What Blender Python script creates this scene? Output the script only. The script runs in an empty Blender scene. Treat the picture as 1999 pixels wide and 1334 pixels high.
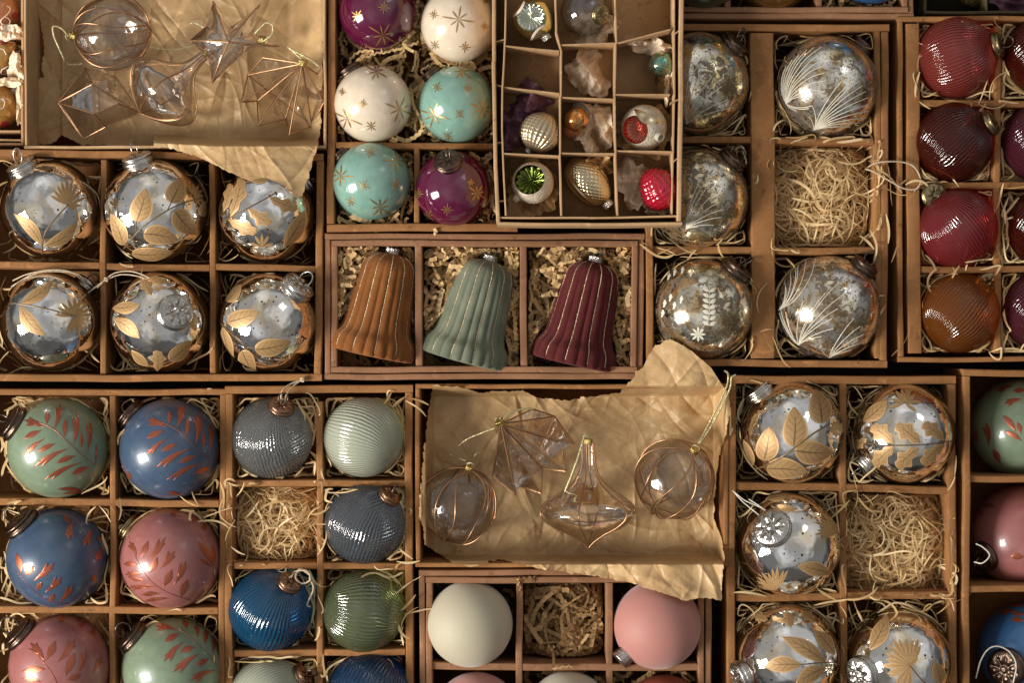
import bpy, math, random
import numpy as np
from mathutils import Vector, Matrix, Quaternion

# ------------------------------------------------------------------ frame, camera, lamps
U = 0.0005            # metres per unit; one unit is about one photo pixel at box rim height
ZR = 180.0            # height of the box rims above the table, in units
H = 4000.0            # camera above the rims
SC = bpy.context.scene
COL = SC.collection
cam_d = bpy.data.cameras.new('camera'); cam = bpy.data.objects.new('camera', cam_d); COL.objects.link(cam)
cam.location = (0, 0, (H + ZR) * U); cam_d.sensor_width = 36; cam_d.lens = 36 * H / 1999.0
cam_d.clip_start = 0.05; cam_d.clip_end = 100; SC.camera = cam
world = bpy.data.worlds.new('World'); SC.world = world; world.use_nodes = True
bg = world.node_tree.nodes['Background']; bg.inputs[0].default_value = (1.0, 0.985, 0.97, 1); bg.inputs[1].default_value = 0.09

def area(name, loc, target, sx, sy, energy, color, spread=180):
    d = bpy.data.lights.new(name, 'AREA'); d.shape = 'RECTANGLE'; d.size = sx; d.size_y = sy
    d.energy = energy; d.color = color; d.spread = math.radians(spread)
    o = bpy.data.objects.new(name, d); COL.objects.link(o); o.location = loc
    o.rotation_euler = (Vector(target) - Vector(loc)).to_track_quat('-Z', 'Y').to_euler()
    return o
area('window_lamp', (-3.1, -1.05, 1.95), (0, 0, 0.1), 0.95, 1.5, 225, (1.0, 0.955, 0.895))
area('far_window_lamp', (1.9, 2.0, 2.5), (0, 0, 0.1), 0.8, 1.0, 3, (0.9, 0.95, 1.0))
# the pale room above the table: light ceiling with softly brighter and darker wall areas, dimmer towards the horizon
def room():
    t = world.node_tree; N = t.nodes.new; L = t.links.new
    tc = N('ShaderNodeTexCoord'); sx = N('ShaderNodeSeparateXYZ'); L(tc.outputs['Generated'], sx.inputs[0])
    v = N('ShaderNodeTexVoronoi'); v.feature = 'SMOOTH_F1'; v.inputs['Scale'].default_value = 1.25; v.inputs['Smoothness'].default_value = 0.7; L(tc.outputs['Generated'], v.inputs['Vector'])
    sc = N('ShaderNodeSeparateColor'); L(v.outputs['Color'], sc.inputs[0])
    r1 = N('ShaderNodeMapRange'); L(sc.outputs[0], r1.inputs[0]); r1.inputs[1].default_value = 0.1; r1.inputs[2].default_value = 0.9; r1.inputs[3].default_value = 0.16; r1.inputs[4].default_value = 0.88
    r2 = N('ShaderNodeMapRange'); r2.interpolation_type = 'SMOOTHSTEP'; L(sx.outputs[2], r2.inputs[0]); r2.inputs[1].default_value = 0.02; r2.inputs[2].default_value = 0.30; r2.inputs[3].default_value = 0.25; r2.inputs[4].default_value = 1.0
    m = N('ShaderNodeMath'); m.operation = 'MULTIPLY'; L(r1.outputs[0], m.inputs[0]); L(r2.outputs[0], m.inputs[1])
    r3 = N('ShaderNodeMapRange'); r3.interpolation_type = 'SMOOTHSTEP'; L(sx.outputs[1], r3.inputs[0]); r3.inputs[1].default_value = -0.62; r3.inputs[2].default_value = -0.80; r3.inputs[3].default_value = 1.0; r3.inputs[4].default_value = 0.3
    m2 = N('ShaderNodeMath'); m2.operation = 'MULTIPLY'; L(m.outputs[0], m2.inputs[0]); L(r3.outputs[0], m2.inputs[1]); L(m2.outputs[0], bg.inputs[1])
room()
SC.view_settings.view_transform = 'Standard'; SC.view_settings.look = 'None'
SC.view_settings.exposure = 0.0; SC.view_settings.gamma = 1.0
SC.render.engine = 'CYCLES'
cy = SC.cycles
cy.use_denoising = True; cy.max_bounces = 8; cy.diffuse_bounces = 3; cy.glossy_bounces = 4
cy.transmission_bounces = 4; cy.transparent_max_bounces = 14; cy.caustics_reflective = False; cy.caustics_refractive = False
cy.sample_clamp_indirect = 6.0

RNG = np.random.default_rng(7)
random.seed(7)

# ------------------------------------------------------------------ mesh helpers (units -> metres)
def P(px, py, z=ZR):
    f = (H + ZR - z) / H
    return np.array(((px - 999.5) * f, (667.0 - py) * f, z), float)

def unit(v):
    v = np.asarray(v, float); return v / (np.linalg.norm(v) + 1e-12)

class MB:
    def __init__(s): s.v = []; s.q = []; s.t = []; s.uv = []; s.n = 0
    def add(s, v, q=None, t=None, uv=None):
        v = np.asarray(v, float).reshape(-1, 3)
        s.v.append(v); s.uv.append(np.zeros((len(v), 2)) if uv is None else np.asarray(uv, float).reshape(-1, 2))
        if q is not None and len(q): s.q.append(np.asarray(q, int) + s.n)
        if t is not None and len(t): s.t.append(np.asarray(t, int) + s.n)
        s.n += len(v)
    def grid(s, v, uv=None, closed_u=False, closed_v=False):
        a, b = v.shape[:2]
        i = np.arange(a if closed_u else a - 1); j = np.arange(b if closed_v else b - 1)
        I, J = np.meshgrid(i, j, indexing='ij'); I2 = (I + 1) % a; J2 = (J + 1) % b
        q = np.stack([I * b + J, I2 * b + J, I2 * b + J2, I * b + J2], -1).reshape(-1, 4)
        s.add(v.reshape(-1, 3), q, uv=uv)
    def tube(s, pts, r, n=6, closed=False):
        p = np.asarray(pts, float); m = len(p)
        if closed: tg = np.roll(p, -1, 0) - np.roll(p, 1, 0)
        else:
            tg = np.gradient(p, axis=0)
        tg = tg / (np.linalg.norm(tg, axis=1, keepdims=True) + 1e-9)
        ref = np.array((0.13, 0.21, 0.97)); out = []
        nrm = np.cross(tg[0], ref); nrm /= np.linalg.norm(nrm) + 1e-9
        rr = np.broadcast_to(np.asarray(r, float), (m,))
        a = np.linspace(0, 2 * np.pi, n, endpoint=False)
        for i in range(m):
            nrm = nrm - tg[i] * nrm.dot(tg[i]); nrm /= np.linalg.norm(nrm) + 1e-9
            b = np.cross(tg[i], nrm)
            out.append(p[i] + rr[i] * (np.cos(a)[:, None] * nrm + np.sin(a)[:, None] * b))
        s.grid(np.array(out), closed_u=closed, closed_v=True)
    def build(s, name, mat, parent=None, loc=(0, 0, 0), smooth=True):
        v = (np.concatenate(s.v) - np.asarray(loc, float)) * U
        fs = []
        me = bpy.data.meshes.new(name)
        q = np.concatenate(s.q) if s.q else np.zeros((0, 4), int); t = np.concatenate(s.t) if s.t else np.zeros((0, 3), int)
        nl = q.size + t.size; npoly = len(q) + len(t)
        me.vertices.add(len(v)); me.vertices.foreach_set('co', v.ravel())
        me.loops.add(nl); li = np.concatenate([q.ravel(), t.ravel()]).astype(np.int32); me.loops.foreach_set('vertex_index', li)
        me.polygons.add(npoly)
        st = np.concatenate([np.arange(len(q)) * 4, q.size + np.arange(len(t)) * 3]).astype(np.int32)
        me.polygons.foreach_set('loop_start', st)
        try: me.polygons.foreach_set('loop_total', np.concatenate([np.full(len(q), 4), np.full(len(t), 3)]).astype(np.int32))
        except Exception: pass
        uvl = me.uv_layers.new(name='UVMap')
        uv = np.concatenate(s.uv); uvl.data.foreach_set('uv', uv[li].ravel())
        me.update(calc_edges=True); me.validate()
        if smooth: me.polygons.foreach_set('use_smooth', np.ones(npoly, bool))
        me.materials.append(mat)
        o = bpy.data.objects.new(name, me); COL.objects.link(o)
        if parent is not None: o.parent = parent
        else: o.location = Vector(loc) * U
        return o

def tag(o, label=None, cat=None, group=None, kind=None):
    if label: o['label'] = label
    if cat: o['category'] = cat
    if group: o['group'] = group
    if kind: o['kind'] = kind
    return o
def empty(name, loc, label, cat, group=None):
    o = bpy.data.objects.new(name, None); COL.objects.link(o); o.location = Vector(loc) * U
    o.empty_display_size = 0.01
    return tag(o, label, cat, group)

def smooth_path(pts, n=10):
    p = np.asarray(pts, float)
    if len(p) < 3: 
        s = np.linspace(0, 1, n)[:, None]; return p[0] * (1 - s) + p[-1] * s
    e = np.vstack([2 * p[0] - p[1], p, 2 * p[-1] - p[-2]]); out = []
    for i in range(1, len(e) - 2):
        t = np.linspace(0, 1, n, endpoint=False)[:, None]
        a, b, c, d = e[i - 1], e[i], e[i + 1], e[i + 2]
        out.append(0.5 * ((2 * b) + (-a + c) * t + (2 * a - 5 * b + 4 * c - d) * t ** 2 + (-a + 3 * b - 3 * c + d) * t ** 3))
    out.append(p[-1:]); return np.vstack(out)

def frame_quat(d, roll=0.0):
    q = Vector(tuple(unit(d))).to_track_quat('Z', 'Y')
    return q @ Quaternion((0, 0, 1), roll)

# ------------------------------------------------------------------ materials
class NT:
    def __init__(s, name):
        s.m = bpy.data.materials.new(name); s.m.use_nodes = True; s.t = s.m.node_tree
        s.t.nodes.clear(); s.out = s.n('ShaderNodeOutputMaterial'); s.tc = s.n('ShaderNodeTexCoord')
    def n(s, typ, **k):
        x = s.t.nodes.new(typ)
        for a, b in k.items(): setattr(x, a, b)
        return x
    def set(s, sock, v):
        if v is None: return
        if isinstance(v, bpy.types.NodeSocket): s.t.links.new(v, sock)
        elif isinstance(v, (tuple, list)) and len(v) == 3 and sock.type == 'RGBA': sock.default_value = (*v, 1)
        else: sock.default_value = v
    def math(s, op, a, b=None, c=None, clamp=False):
        x = s.n('ShaderNodeMath', operation=op, use_clamp=clamp); s.set(x.inputs[0], a)
        if b is not None: s.set(x.inputs[1], b)
        if c is not None: s.set(x.inputs[2], c)
        return x.outputs[0]
    def noise(s, scale, detail=3, rough=0.5, vec=None, dist=0.0, out=0):
        x = s.n('ShaderNodeTexNoise'); s.set(x.inputs['Scale'], scale); x.inputs['Detail'].default_value = detail
        x.inputs['Roughness'].default_value = rough; x.inputs['Distortion'].default_value = dist
        s.set(x.inputs['Vector'], vec if vec is not None else s.tc.outputs['Object']); return x.outputs[out]
    def voro(s, scale, vec=None, out='Distance', rnd=1.0):
        x = s.n('ShaderNodeTexVoronoi'); s.set(x.inputs['Scale'], scale); x.inputs['Randomness'].default_value = rnd
        s.set(x.inputs['Vector'], vec if vec is not None else s.tc.outputs['Object']); return x.outputs[out]
    def ramp(s, f, stops, mode='LINEAR'):
        x = s.n('ShaderNodeValToRGB'); s.set(x.inputs[0], f); r = x.color_ramp; r.interpolation = mode
        while len(r.elements) < len(stops): r.elements.new(0.5)
        for e, (p, c) in zip(r.elements, stops):
            e.position = p; e.color = (*c, 1) if isinstance(c, (tuple, list)) else (c, c, c, 1)
        return x.outputs[0]
    def mix(s, f, a, b, mode='MIX'):
        x = s.n('ShaderNodeMix', data_type='RGBA', blend_type=mode); s.set(x.inputs[0], f); s.set(x.inputs[6], a); s.set(x.inputs[7], b); return x.outputs[2]
    def bump(s, h, strength, dist, normal=None):
        x = s.n('ShaderNodeBump'); x.inputs['Strength'].default_value = strength; x.inputs['Distance'].default_value = dist
        s.set(x.inputs['Height'], h)
        if normal is not None: s.set(x.inputs['Normal'], normal)
        return x.outputs[0]
    def mixs(s, f, a, b):
        x = s.n('ShaderNodeMixShader'); s.set(x.inputs[0], f); s.t.links.new(a, x.inputs[1]); s.t.links.new(b, x.inputs[2]); return x.outputs[0]
    def prin(s, **k):
        x = s.n('ShaderNodeBsdfPrincipled')
        for a, b in k.items(): s.set(x.inputs[a.replace('_', ' ')], b)
        return x.outputs[0]
    def done(s, sh): s.t.links.new(sh, s.out.inputs[0]); return s.m

def kraft(name, c1, c2, grain=1.0, spec=0.25):
    m = NT(name)
    geo = m.n('ShaderNodeNewGeometry').outputs['Position']
    fine = m.noise(900, 3, 0.7, geo); mid = m.noise(35, 4, 0.6, geo); big = m.noise(6, 2, 0.5, geo)
    fib = m.n('ShaderNodeMapping'); fib.inputs['Scale'].default_value = (1, 6, 1); m.set(fib.inputs[0], geo)
    fibn = m.noise(260, 3, 0.7, fib.outputs[0])
    f = m.math('ADD', m.math('MULTIPLY', mid, 0.45), m.math('ADD', m.math('MULTIPLY', fine, 0.35), m.math('MULTIPLY', fibn, 0.3)))
    col = m.ramp(f, [(0.36, c1), (0.72, c2)])
    col = m.mix(m.ramp(big, [(0.35, 0.0), (0.7, 0.4)]), col, tuple(x * 0.72 for x in c1))
    wear = m.ramp(m.noise(75, 6, 0.75, geo, 0.6), [(0.56, 0.0), (0.72, 0.55)])
    col = m.mix(wear, col, tuple(min(1, x * 1.45) for x in c2))
    dirt = m.ramp(m.noise(120, 5, 0.7, geo), [(0.60, 0.0), (0.70, 0.6)])
    col = m.mix(dirt, col, tuple(x * 0.45 for x in c1))
    corr = m.n('ShaderNodeTexWave', wave_type='BANDS', bands_direction='DIAGONAL'); m.set(corr.inputs['Vector'], geo); corr.inputs['Scale'].default_value = 45
    corr.inputs['Distortion'].default_value = 1.5
    b = m.bump(f, 0.35 * grain, 0.0006)
    return m.done(m.prin(Base_Color=col, Roughness=0.78, Normal=b, Specular_IOR_Level=spec))

def simple(name, col, rough=0.5, metal=0.0, bump=None, var=0.72, **k):
    m = NT(name); nb = None; c = col
    if bump: nb = m.bump(m.noise(bump[0], 3, 0.6), bump[1], bump[2])
    v = m.noise(14 if not bump else bump[0] * 0.3, 4, 0.6)
    c = m.mix(m.ramp(v, [(0.3, 0.0), (0.75, 1.0)]), tuple(x * var for x in col), tuple(min(1, x * (1 + (1 - var) * 0.5)) for x in col))
    return m.done(m.prin(Base_Color=c, Roughness=rough, Metallic=metal, Normal=nb, **k))

MAT = {}
MAT['kraft'] = kraft('kraft_card', (0.205, 0.086, 0.028), (0.425, 0.200, 0.070))
MAT['kraft_pink'] = kraft('rose_kraft_card', (0.20, 0.090, 0.042), (0.38, 0.195, 0.100))
MAT['kraft_old'] = kraft('old_tan_card', (0.40, 0.235, 0.115), (0.60, 0.39, 0.205))
MAT['kraft_floor'] = kraft('old_card_floor', (0.34, 0.20, 0.09), (0.52, 0.325, 0.16))
MAT['olive_card'] = kraft('dark_olive_card', (0.06, 0.045, 0.02), (0.11, 0.09, 0.045))
MAT['table'] = simple('dark_wood_table', (0.035, 0.018, 0.010), 0.6)

def paper(name, c1, c2, trans=0.35, gloss=0.35):
    m = NT(name); geo = m.n('ShaderNodeNewGeometry').outputs['Position']
    n1 = m.noise(22, 5, 0.65, geo, 0.4); n2 = m.noise(400, 2, 0.6, geo)
    col = m.ramp(m.math('ADD', m.math('MULTIPLY', n1, 0.8), m.math('MULTIPLY', n2, 0.2)), [(0.32, c1), (0.68, c2)])
    v = m.n('ShaderNodeTexVoronoi', feature='DISTANCE_TO_EDGE'); v.inputs['Scale'].default_value = 26
    warp = m.n('ShaderNodeVectorMath', operation='ADD'); m.set(warp.inputs[0], geo)
    ws = m.n('ShaderNodeVectorMath', operation='SCALE'); m.set(ws.inputs[0], m.noise(18, 3, 0.5, geo, out=1)); ws.inputs['Scale'].default_value = 0.05
    m.set(warp.inputs[1], ws.outputs[0]); m.set(v.inputs['Vector'], warp.outputs[0])
    v2 = m.n('ShaderNodeTexVoronoi', feature='DISTANCE_TO_EDGE'); v2.inputs['Scale'].default_value = 70; m.set(v2.inputs['Vector'], warp.outputs[0])
    cr = m.ramp(v.outputs[0], [(0.0, 1.0), (0.035, 0.0)])
    fade = m.ramp(m.noise(9, 2, 0.5, geo), [(0.52, 0.0), (0.66, 0.55)])
    col = m.mix(m.math('MULTIPLY', m.math('MULTIPLY', cr, fade), 0.45), col, tuple(min(1, x * 1.5) for x in c2))
    h = m.math('ADD', m.math('MULTIPLY', m.math('MINIMUM', v.outputs[0], 0.3), 1.0), m.math('MULTIPLY', m.math('MINIMUM', v2.outputs[0], 0.3), 0.4))
    b = m.bump(h, 0.55, 0.002)
    p = m.prin(Base_Color=col, Roughness=gloss, Normal=b, Specular_IOR_Level=0.45)
    tr = m.n('ShaderNodeBsdfTranslucent'); m.set(tr.inputs[0], col)
    return m.done(m.mixs(trans, p, tr.outputs[0]))
MAT['tissue'] = paper('brown_glassine_paper', (0.56, 0.335, 0.145), (0.84, 0.58, 0.29), 0.28, 0.42)
MAT['beige_tissue'] = paper('beige_tissue_paper', (0.80, 0.60, 0.41), (0.92, 0.76, 0.56), 0.12, 0.6)
MAT['plum_tissue'] = paper('plum_tissue_paper', (0.14, 0.06, 0.10), (0.27, 0.13, 0.18), 0.25, 0.6)

def fibre(name, c1, c2, rough=0.6, trans=0.25):
    m = NT(name); geo = m.n('ShaderNodeNewGeometry')
    f = m.math('ADD', m.math('MULTIPLY', geo.outputs['Random Per Island'], 0.75), m.math('MULTIPLY', m.noise(120, 2, 0.5, geo.outputs['Position']), 0.3))
    col = m.ramp(f, [(0.1, c1), (0.9, c2)])
    p = m.prin(Base_Color=col, Roughness=rough, Specular_IOR_Level=0.3)
    tr = m.n('ShaderNodeBsdfTranslucent'); m.set(tr.inputs[0], col)
    return m.done(m.mixs(trans, p, tr.outputs[0]))
MAT['straw'] = fibre('wood_wool', (0.52, 0.31, 0.11), (1.0, 0.77, 0.43))
MAT['crinkle'] = fibre('crinkle_paper', (0.56, 0.34, 0.14), (0.80, 0.56, 0.28), 0.7, 0.15)
MAT['crinkle_dark'] = fibre('brown_crinkle_paper', (0.34, 0.19, 0.075), (0.56, 0.36, 0.16), 0.7, 0.15)

def mercury(name, tint, gold, speck, blotch, wav=0.25):
    m = NT(name); o = m.tc.outputs['Object']
    n = m.noise(2.0, 2, 0.5, o, 0.5)
    col = m.mix(m.ramp(n, [(0.45, 0.0), (0.68, 1.0)]), tint, gold)
    # small dark spots where the silvering failed
    v = m.voro(14, o); vn = m.noise(3.0, 2, 0.5, o)
    vc = m.voro(14, o, 'Color'); sep = m.n('ShaderNodeSeparateColor'); m.set(sep.inputs[0], vc)
    keep = m.math('GREATER_THAN', m.math('ADD', m.math('MULTIPLY', sep.outputs[0], 0.6), m.math('MULTIPLY', vn, 1.5)), 1.42 - speck * 0.5)
    rad = m.math('MULTIPLY', sep.outputs[1], 0.36)
    spot = m.math('MULTIPLY', m.math('LESS_THAN', v, rad), keep)
    f = spot
    if blotch > 0:
        b1 = m.noise(7.5, 9, 0.75, o, 0.8); b2 = m.noise(1.7, 2, 0.5, o)
        bl = m.ramp(m.math('ADD', m.math('MULTIPLY', b1, 0.7), m.math('MULTIPLY', b2, 0.3)), [(0.488 + 0.05 * (1 - blotch), 0.0), (0.528 + 0.05 * (1 - blotch), 1.0)])
        b3 = m.ramp(m.noise(22, 6, 0.7, o), [(0.56, 0.0), (0.60, 1.0)])
        f = m.math('MAXIMUM', f, m.math('MAXIMUM', m.math('MULTIPLY', bl, 0.9), m.math('MULTIPLY', b3, 0.85)))
        gb = m.ramp(m.noise(3.1, 6, 0.7, o, 0.8), [(0.50, 0.0), (0.60, 1.0)])
        col = m.mix(gb, col, (0.62, 0.40, 0.16))
    patina = m.mix(m.noise(9, 3, 0.5, o), (0.015, 0.012, 0.012), (0.13, 0.075, 0.03)) if blotch > 0 else (0.02, 0.022, 0.03)
    col = m.mix(f, col, patina)
    met = m.math('SUBTRACT', 1.0, m.math('MULTIPLY', f, 0.75))
    rough = m.math('ADD', 0.035 if blotch == 0 else 0.13, m.math('MULTIPLY', f, 0.25))
    nb = m.bump(m.noise(2.6, 2, 0.45, o), wav, 0.004)
    return m.done(m.prin(Base_Color=col, Metallic=met, Roughness=rough, Normal=nb, Coat_Weight=0.35, Coat_Roughness=0.03))
MAT['silver'] = mercury('speckled_silver_glass', (0.86, 0.87, 0.90), (0.86, 0.80, 0.70), 0.42, 0.0, 0.45)
MAT['silver_gold'] = mercury('warm_silver_glass', (0.90, 0.89, 0.88), (0.86, 0.74, 0.54), 0.42, 0.0, 0.45)
MAT['antique'] = mercury('antiqued_silver_glass', (0.95, 0.92, 0.84), (0.88, 0.76, 0.50), 0.35, 0.9)
MAT['antique_gold'] = mercury('antiqued_gold_glass', (0.93, 0.88, 0.74), (0.88, 0.70, 0.34), 0.35, 0.8)
MAT['antique_worn'] = mercury('worn_gold_silver_glass', (0.88, 0.84, 0.70), (0.84, 0.68, 0.36), 0.4, 0.95)

def enamel(name, col, rough=0.12, mott=0.5, coat=1.0):
    m = NT(name); o = m.tc.outputs['Object']
    n = m.ramp(m.noise(3.2, 4, 0.6, o, 0.7), [(0.35, 0.0), (0.7, 1.0)])
    c = m.mix(m.math('MULTIPLY', n, mott), col, tuple(min(0.9, x * 1.25 + 0.03) for x in col))
    n2 = m.ramp(m.noise(7, 3, 0.6, o), [(0.55, 0.0), (0.7, 0.35 * mott)])
    c = m.mix(n2, c, tuple(x * 0.7 for x in col))
    nb = m.bump(m.noise(3, 2, 0.4, o), 0.08, 0.004)
    return m.done(m.prin(Base_Color=c, Roughness=rough, Normal=nb, Coat_Weight=coat, Coat_Roughness=0.09, Specular_IOR_Level=0.5))
MAT['plum'] = enamel('plum_enamel', (0.080, 0.001, 0.026), 0.10, 0.3)
MAT['cream'] = enamel('cream_enamel', (0.66, 0.55, 0.41), 0.2, 0.5)
MAT['mint'] = enamel('mint_enamel', (0.18, 0.33, 0.265), 0.18, 0.6)
MAT['sage'] = enamel('sage_pearl', (0.15, 0.20, 0.125), 0.34, 0.6, 0.5)
MAT['slate_blue'] = enamel('slate_blue_pearl', (0.036, 0.066, 0.115), 0.34, 0.5, 0.5)
MAT['rose'] = enamel('rose_pearl', (0.28, 0.098, 0.088), 0.34, 0.5, 0.5)
MAT['deep_blue'] = enamel('strong_blue_pearl', (0.022, 0.085, 0.20), 0.3, 0.4, 0.5)
MAT['matte_cream'] = simple('matte_cream_glass', (0.46, 0.41, 0.29), 0.62, var=0.92, bump=(90, 0.08, 0.0015), Sheen_Weight=0.3)
MAT['matte_pink'] = simple('matte_pink_glass', (0.45, 0.19, 0.155), 0.62, var=0.92, bump=(90, 0.08, 0.0015), Sheen_Weight=0.3)
MAT['matte_rust'] = simple('matte_rust_glass', (0.22, 0.05, 0.025), 0.6, var=0.92, bump=(90, 0.08, 0.0015))
MAT['dark_green_gl'] = enamel('dark_green_glass', (0.03, 0.05, 0.025), 0.2, 0.3)
MAT['dark_gold_gl'] = simple('dark_gold_glass', (0.30, 0.17, 0.05), 0.25, 0.8)

def thin_glass(name, col, milk=0.3, rough=0.22, ribs=0, twist=0.0, base=0.05, strength=0.5, hammer=0.5, deep=None, fk=0.75, glow=0.40, wave=False):
    m = NT(name); o = m.tc.outputs['Object']; nb = None
    if wave: nb = m.bump(m.noise(38, 2, 0.5, m.n('ShaderNodeNewGeometry').outputs['Position']), 0.5, 0.006)
    if ribs:
        sx = m.n('ShaderNodeSeparateXYZ'); m.set(sx.inputs[0], o)
        ph = m.math('ARCTAN2', sx.outputs[1], sx.outputs[0])
        w = m.noise(3.0, 3, 0.55, o)
        a = m.math('ADD', m.math('MULTIPLY', ph, float(ribs)), m.math('MULTIPLY', sx.outputs[2], twist))
        a = m.math('ADD', a, m.math('MULTIPLY', w, 9.0 * hammer + 2))
        s = m.math('SINE', a)
        h = m.math('ADD', m.math('MULTIPLY', s, 0.5), m.math('MULTIPLY', m.noise(9, 2, 0.5, o), 0.5 * hammer))
        nb = m.bump(h, strength, 0.0016)
    lw = m.n('ShaderNodeLayerWeight'); lw.inputs[0].default_value = 0.35; m.set(lw.inputs['Normal'], nb)
    lf = m.n('ShaderNodeLayerWeight'); lf.inputs[0].default_value = 0.5
    edge = m.math('POWER', lf.outputs['Facing'], 2.2)
    deepc = deep or tuple(x ** 1.15 * 0.8 for x in col)
    fcol = tuple(x ** 0.42 for x in col) if ribs and milk < 0.8 else col
    tcol = m.mix(edge, fcol, deepc)
    if ribs: tcol = m.mix(m.ramp(m.math('MULTIPLY_ADD', s, 0.5, 0.5), [(0.0, 0.5), (0.7, 0.0)]), tcol, deepc)
    tp = m.n('ShaderNodeBsdfTransparent'); m.set(tp.inputs[0], tcol)
    dcol = m.mix(edge, col, tuple(x * 0.6 for x in col)); di = m.n('ShaderNodeBsdfDiffuse'); m.set(di.inputs[0], dcol); m.set(di.inputs['Normal'], nb)
    tl = m.n('ShaderNodeBsdfTranslucent'); m.set(tl.inputs[0], dcol); m.set(tl.inputs['Normal'], nb)
    body = m.mixs(milk, tp.outputs[0], m.mixs(0.55, di.outputs[0], tl.outputs[0]))
    if ribs and glow:
        # tinted gloss added on the inside face to imitate light glowing from within
        g2 = m.n('ShaderNodeBsdfGlossy'); g2.inputs['Roughness'].default_value = 0.36; m.set(g2.inputs[0], tuple(x ** 0.75 for x in col)); m.set(g2.inputs['Normal'], nb)
        inner = m.mixs(glow, tp.outputs[0], g2.outputs[0])
        body = m.mixs(m.n('ShaderNodeNewGeometry').outputs['Backfacing'], body, inner)
    gl = m.n('ShaderNodeBsdfGlossy'); gl.inputs['Roughness'].default_value = rough; m.set(gl.inputs['Normal'], nb)
    f = m.math('ADD', m.math('MULTIPLY', lw.outputs['Fresnel'], fk), base, clamp=True)
    return m.done(m.mixs(f, body, gl.outputs[0]))
G = dict(rough=0.10, strength=0.5, fk=0.26)
MAT['g_red'] = thin_glass('ribbed_ruby_glass', (0.66, 0.115, 0.085), 0.42, ribs=72, twist=3, base=0.045, **G)
MAT['g_wine'] = thin_glass('ribbed_wine_glass', (0.30, 0.03, 0.014), 0.22, ribs=64, twist=18, base=0.045, **G)
MAT['g_rose'] = thin_glass('ribbed_rose_glass', (0.60, 0.065, 0.07), 0.40, ribs=70, twist=2, base=0.045, **G)
MAT['g_amber'] = thin_glass('ribbed_amber_glass', (0.62, 0.19, 0.02), 0.32, ribs=66, twist=6, base=0.045, **G)
MAT['g_purple'] = thin_glass('ribbed_purple_glass', (0.26, 0.05, 0.08), 0.4, ribs=66, twist=6, base=0.045, **G)
MAT['g_grey'] = thin_glass('hammered_grey_glass', (0.66, 0.68, 0.66), 0.22, ribs=62, twist=34, base=0.10, hammer=0.9, **G)
MAT['g_pale'] = thin_glass('milky_pale_green_glass', (0.84, 0.88, 0.67), 0.93, ribs=62, twist=22, base=0.06, rough=0.2, strength=0.5, hammer=0.25, deep=(0.55, 0.6, 0.45))
MAT['g_slate'] = thin_glass('ribbed_slate_glass', (0.42, 0.48, 0.53), 0.22, ribs=62, twist=26, base=0.08, **G)
MAT['g_blue'] = thin_glass('ribbed_blue_glass', (0.012, 0.22, 0.48), 0.38, ribs=58, twist=12, base=0.08, hammer=0.2, rough=0.10, strength=0.5, fk=0.28)
MAT['g_green'] = thin_glass('ribbed_green_glass', (0.42, 0.50, 0.24), 0.32, ribs=58, twist=12, base=0.09, hammer=0.2, rough=0.10, strength=0.5, fk=0.28)
MAT['g_navy'] = thin_glass('ribbed_navy_glass', (0.02, 0.10, 0.26), 0.5, ribs=62, twist=12, base=0.07, hammer=0.2, rough=0.10, strength=0.5, fk=0.28)
MAT['clear'] = thin_glass('clear_blown_glass', (0.99, 0.97, 0.95), 0.0, 0.09, base=0.065, deep=(0.70, 0.58, 0.50), fk=0.6, glow=0, wave=True)
MAT['clear_ball'] = thin_glass('clear_old_glass', (0.92, 0.90, 0.86), 0.05, 0.06, base=0.10, deep=(0.5, 0.5, 0.5))

def leafmat(name, c1, c2, metal, rough, vein=True, grain=300):
    m = NT(name); uvn = m.n('ShaderNodeSeparateXYZ'); m.set(uvn.inputs[0], m.tc.outputs['UV'])
    geo = m.n('ShaderNodeNewGeometry').outputs['Position']
    u, v = uvn.outputs[0], uvn.outputs[1]
    av = m.math('ABSOLUTE', v)
    n = m.noise(grain * 5, 3, 0.6, geo); col = m.mix(m.ramp(n, [(0.3, 0.0), (0.7, 1.0)]), c1, c2); h = n
    if vein:
        mid = m.math('LESS_THAN', av, m.math('MULTIPLY', 0.10, m.math('SUBTRACT', 1.05, u)))
        sv = m.math('FRACT', m.math('SUBTRACT', m.math('MULTIPLY', u, 6.0), m.math('MULTIPLY', av, 1.6)))
        side = m.math('MULTIPLY', m.math('LESS_THAN', sv, 0.10), m.math('LESS_THAN', av, 0.72))
        inr = m.math('MULTIPLY', m.math('GREATER_THAN', u, 0.08), m.math('LESS_THAN', u, 0.85))
        f = m.math('MAXIMUM', mid, m.math('MULTIPLY', side, inr))
        col = m.mix(m.math('MULTIPLY', f, 0.75), col, tuple(x * 0.3 for x in c1))
        col = m.mix(m.math('MULTIPLY', m.math('GREATER_THAN', av, 0.86), 0.55), col, tuple(min(1, x * 1.5) for x in c2))
    b = m.bump(h, 0.3, 0.0004)
    return m.done(m.prin(Base_Color=col, Metallic=metal, Roughness=rough, Normal=b))
MAT['leaf_gold'] = leafmat('etched_gold_leaf', (0.35, 0.205, 0.08), (0.54, 0.34, 0.155), 0.35, 0.5)
MAT['leaf_copper'] = leafmat('copper_leaf_foil', (0.30, 0.075, 0.04), (0.44, 0.14, 0.075), 0.65, 0.33, False)
MAT['star_gold'] = leafmat('gold_star_foil', (0.36, 0.19, 0.05), (0.60, 0.38, 0.13), 0.7, 0.35, False)
MAT['etch_white'] = leafmat('frosted_etch', (0.62, 0.57, 0.44), (0.82, 0.78, 0.66), 0.1, 0.6, False)
MAT['white_paint'] = leafmat('white_paint', (0.70, 0.55, 0.45), (0.85, 0.72, 0.6), 0.0, 0.5, False)
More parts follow.
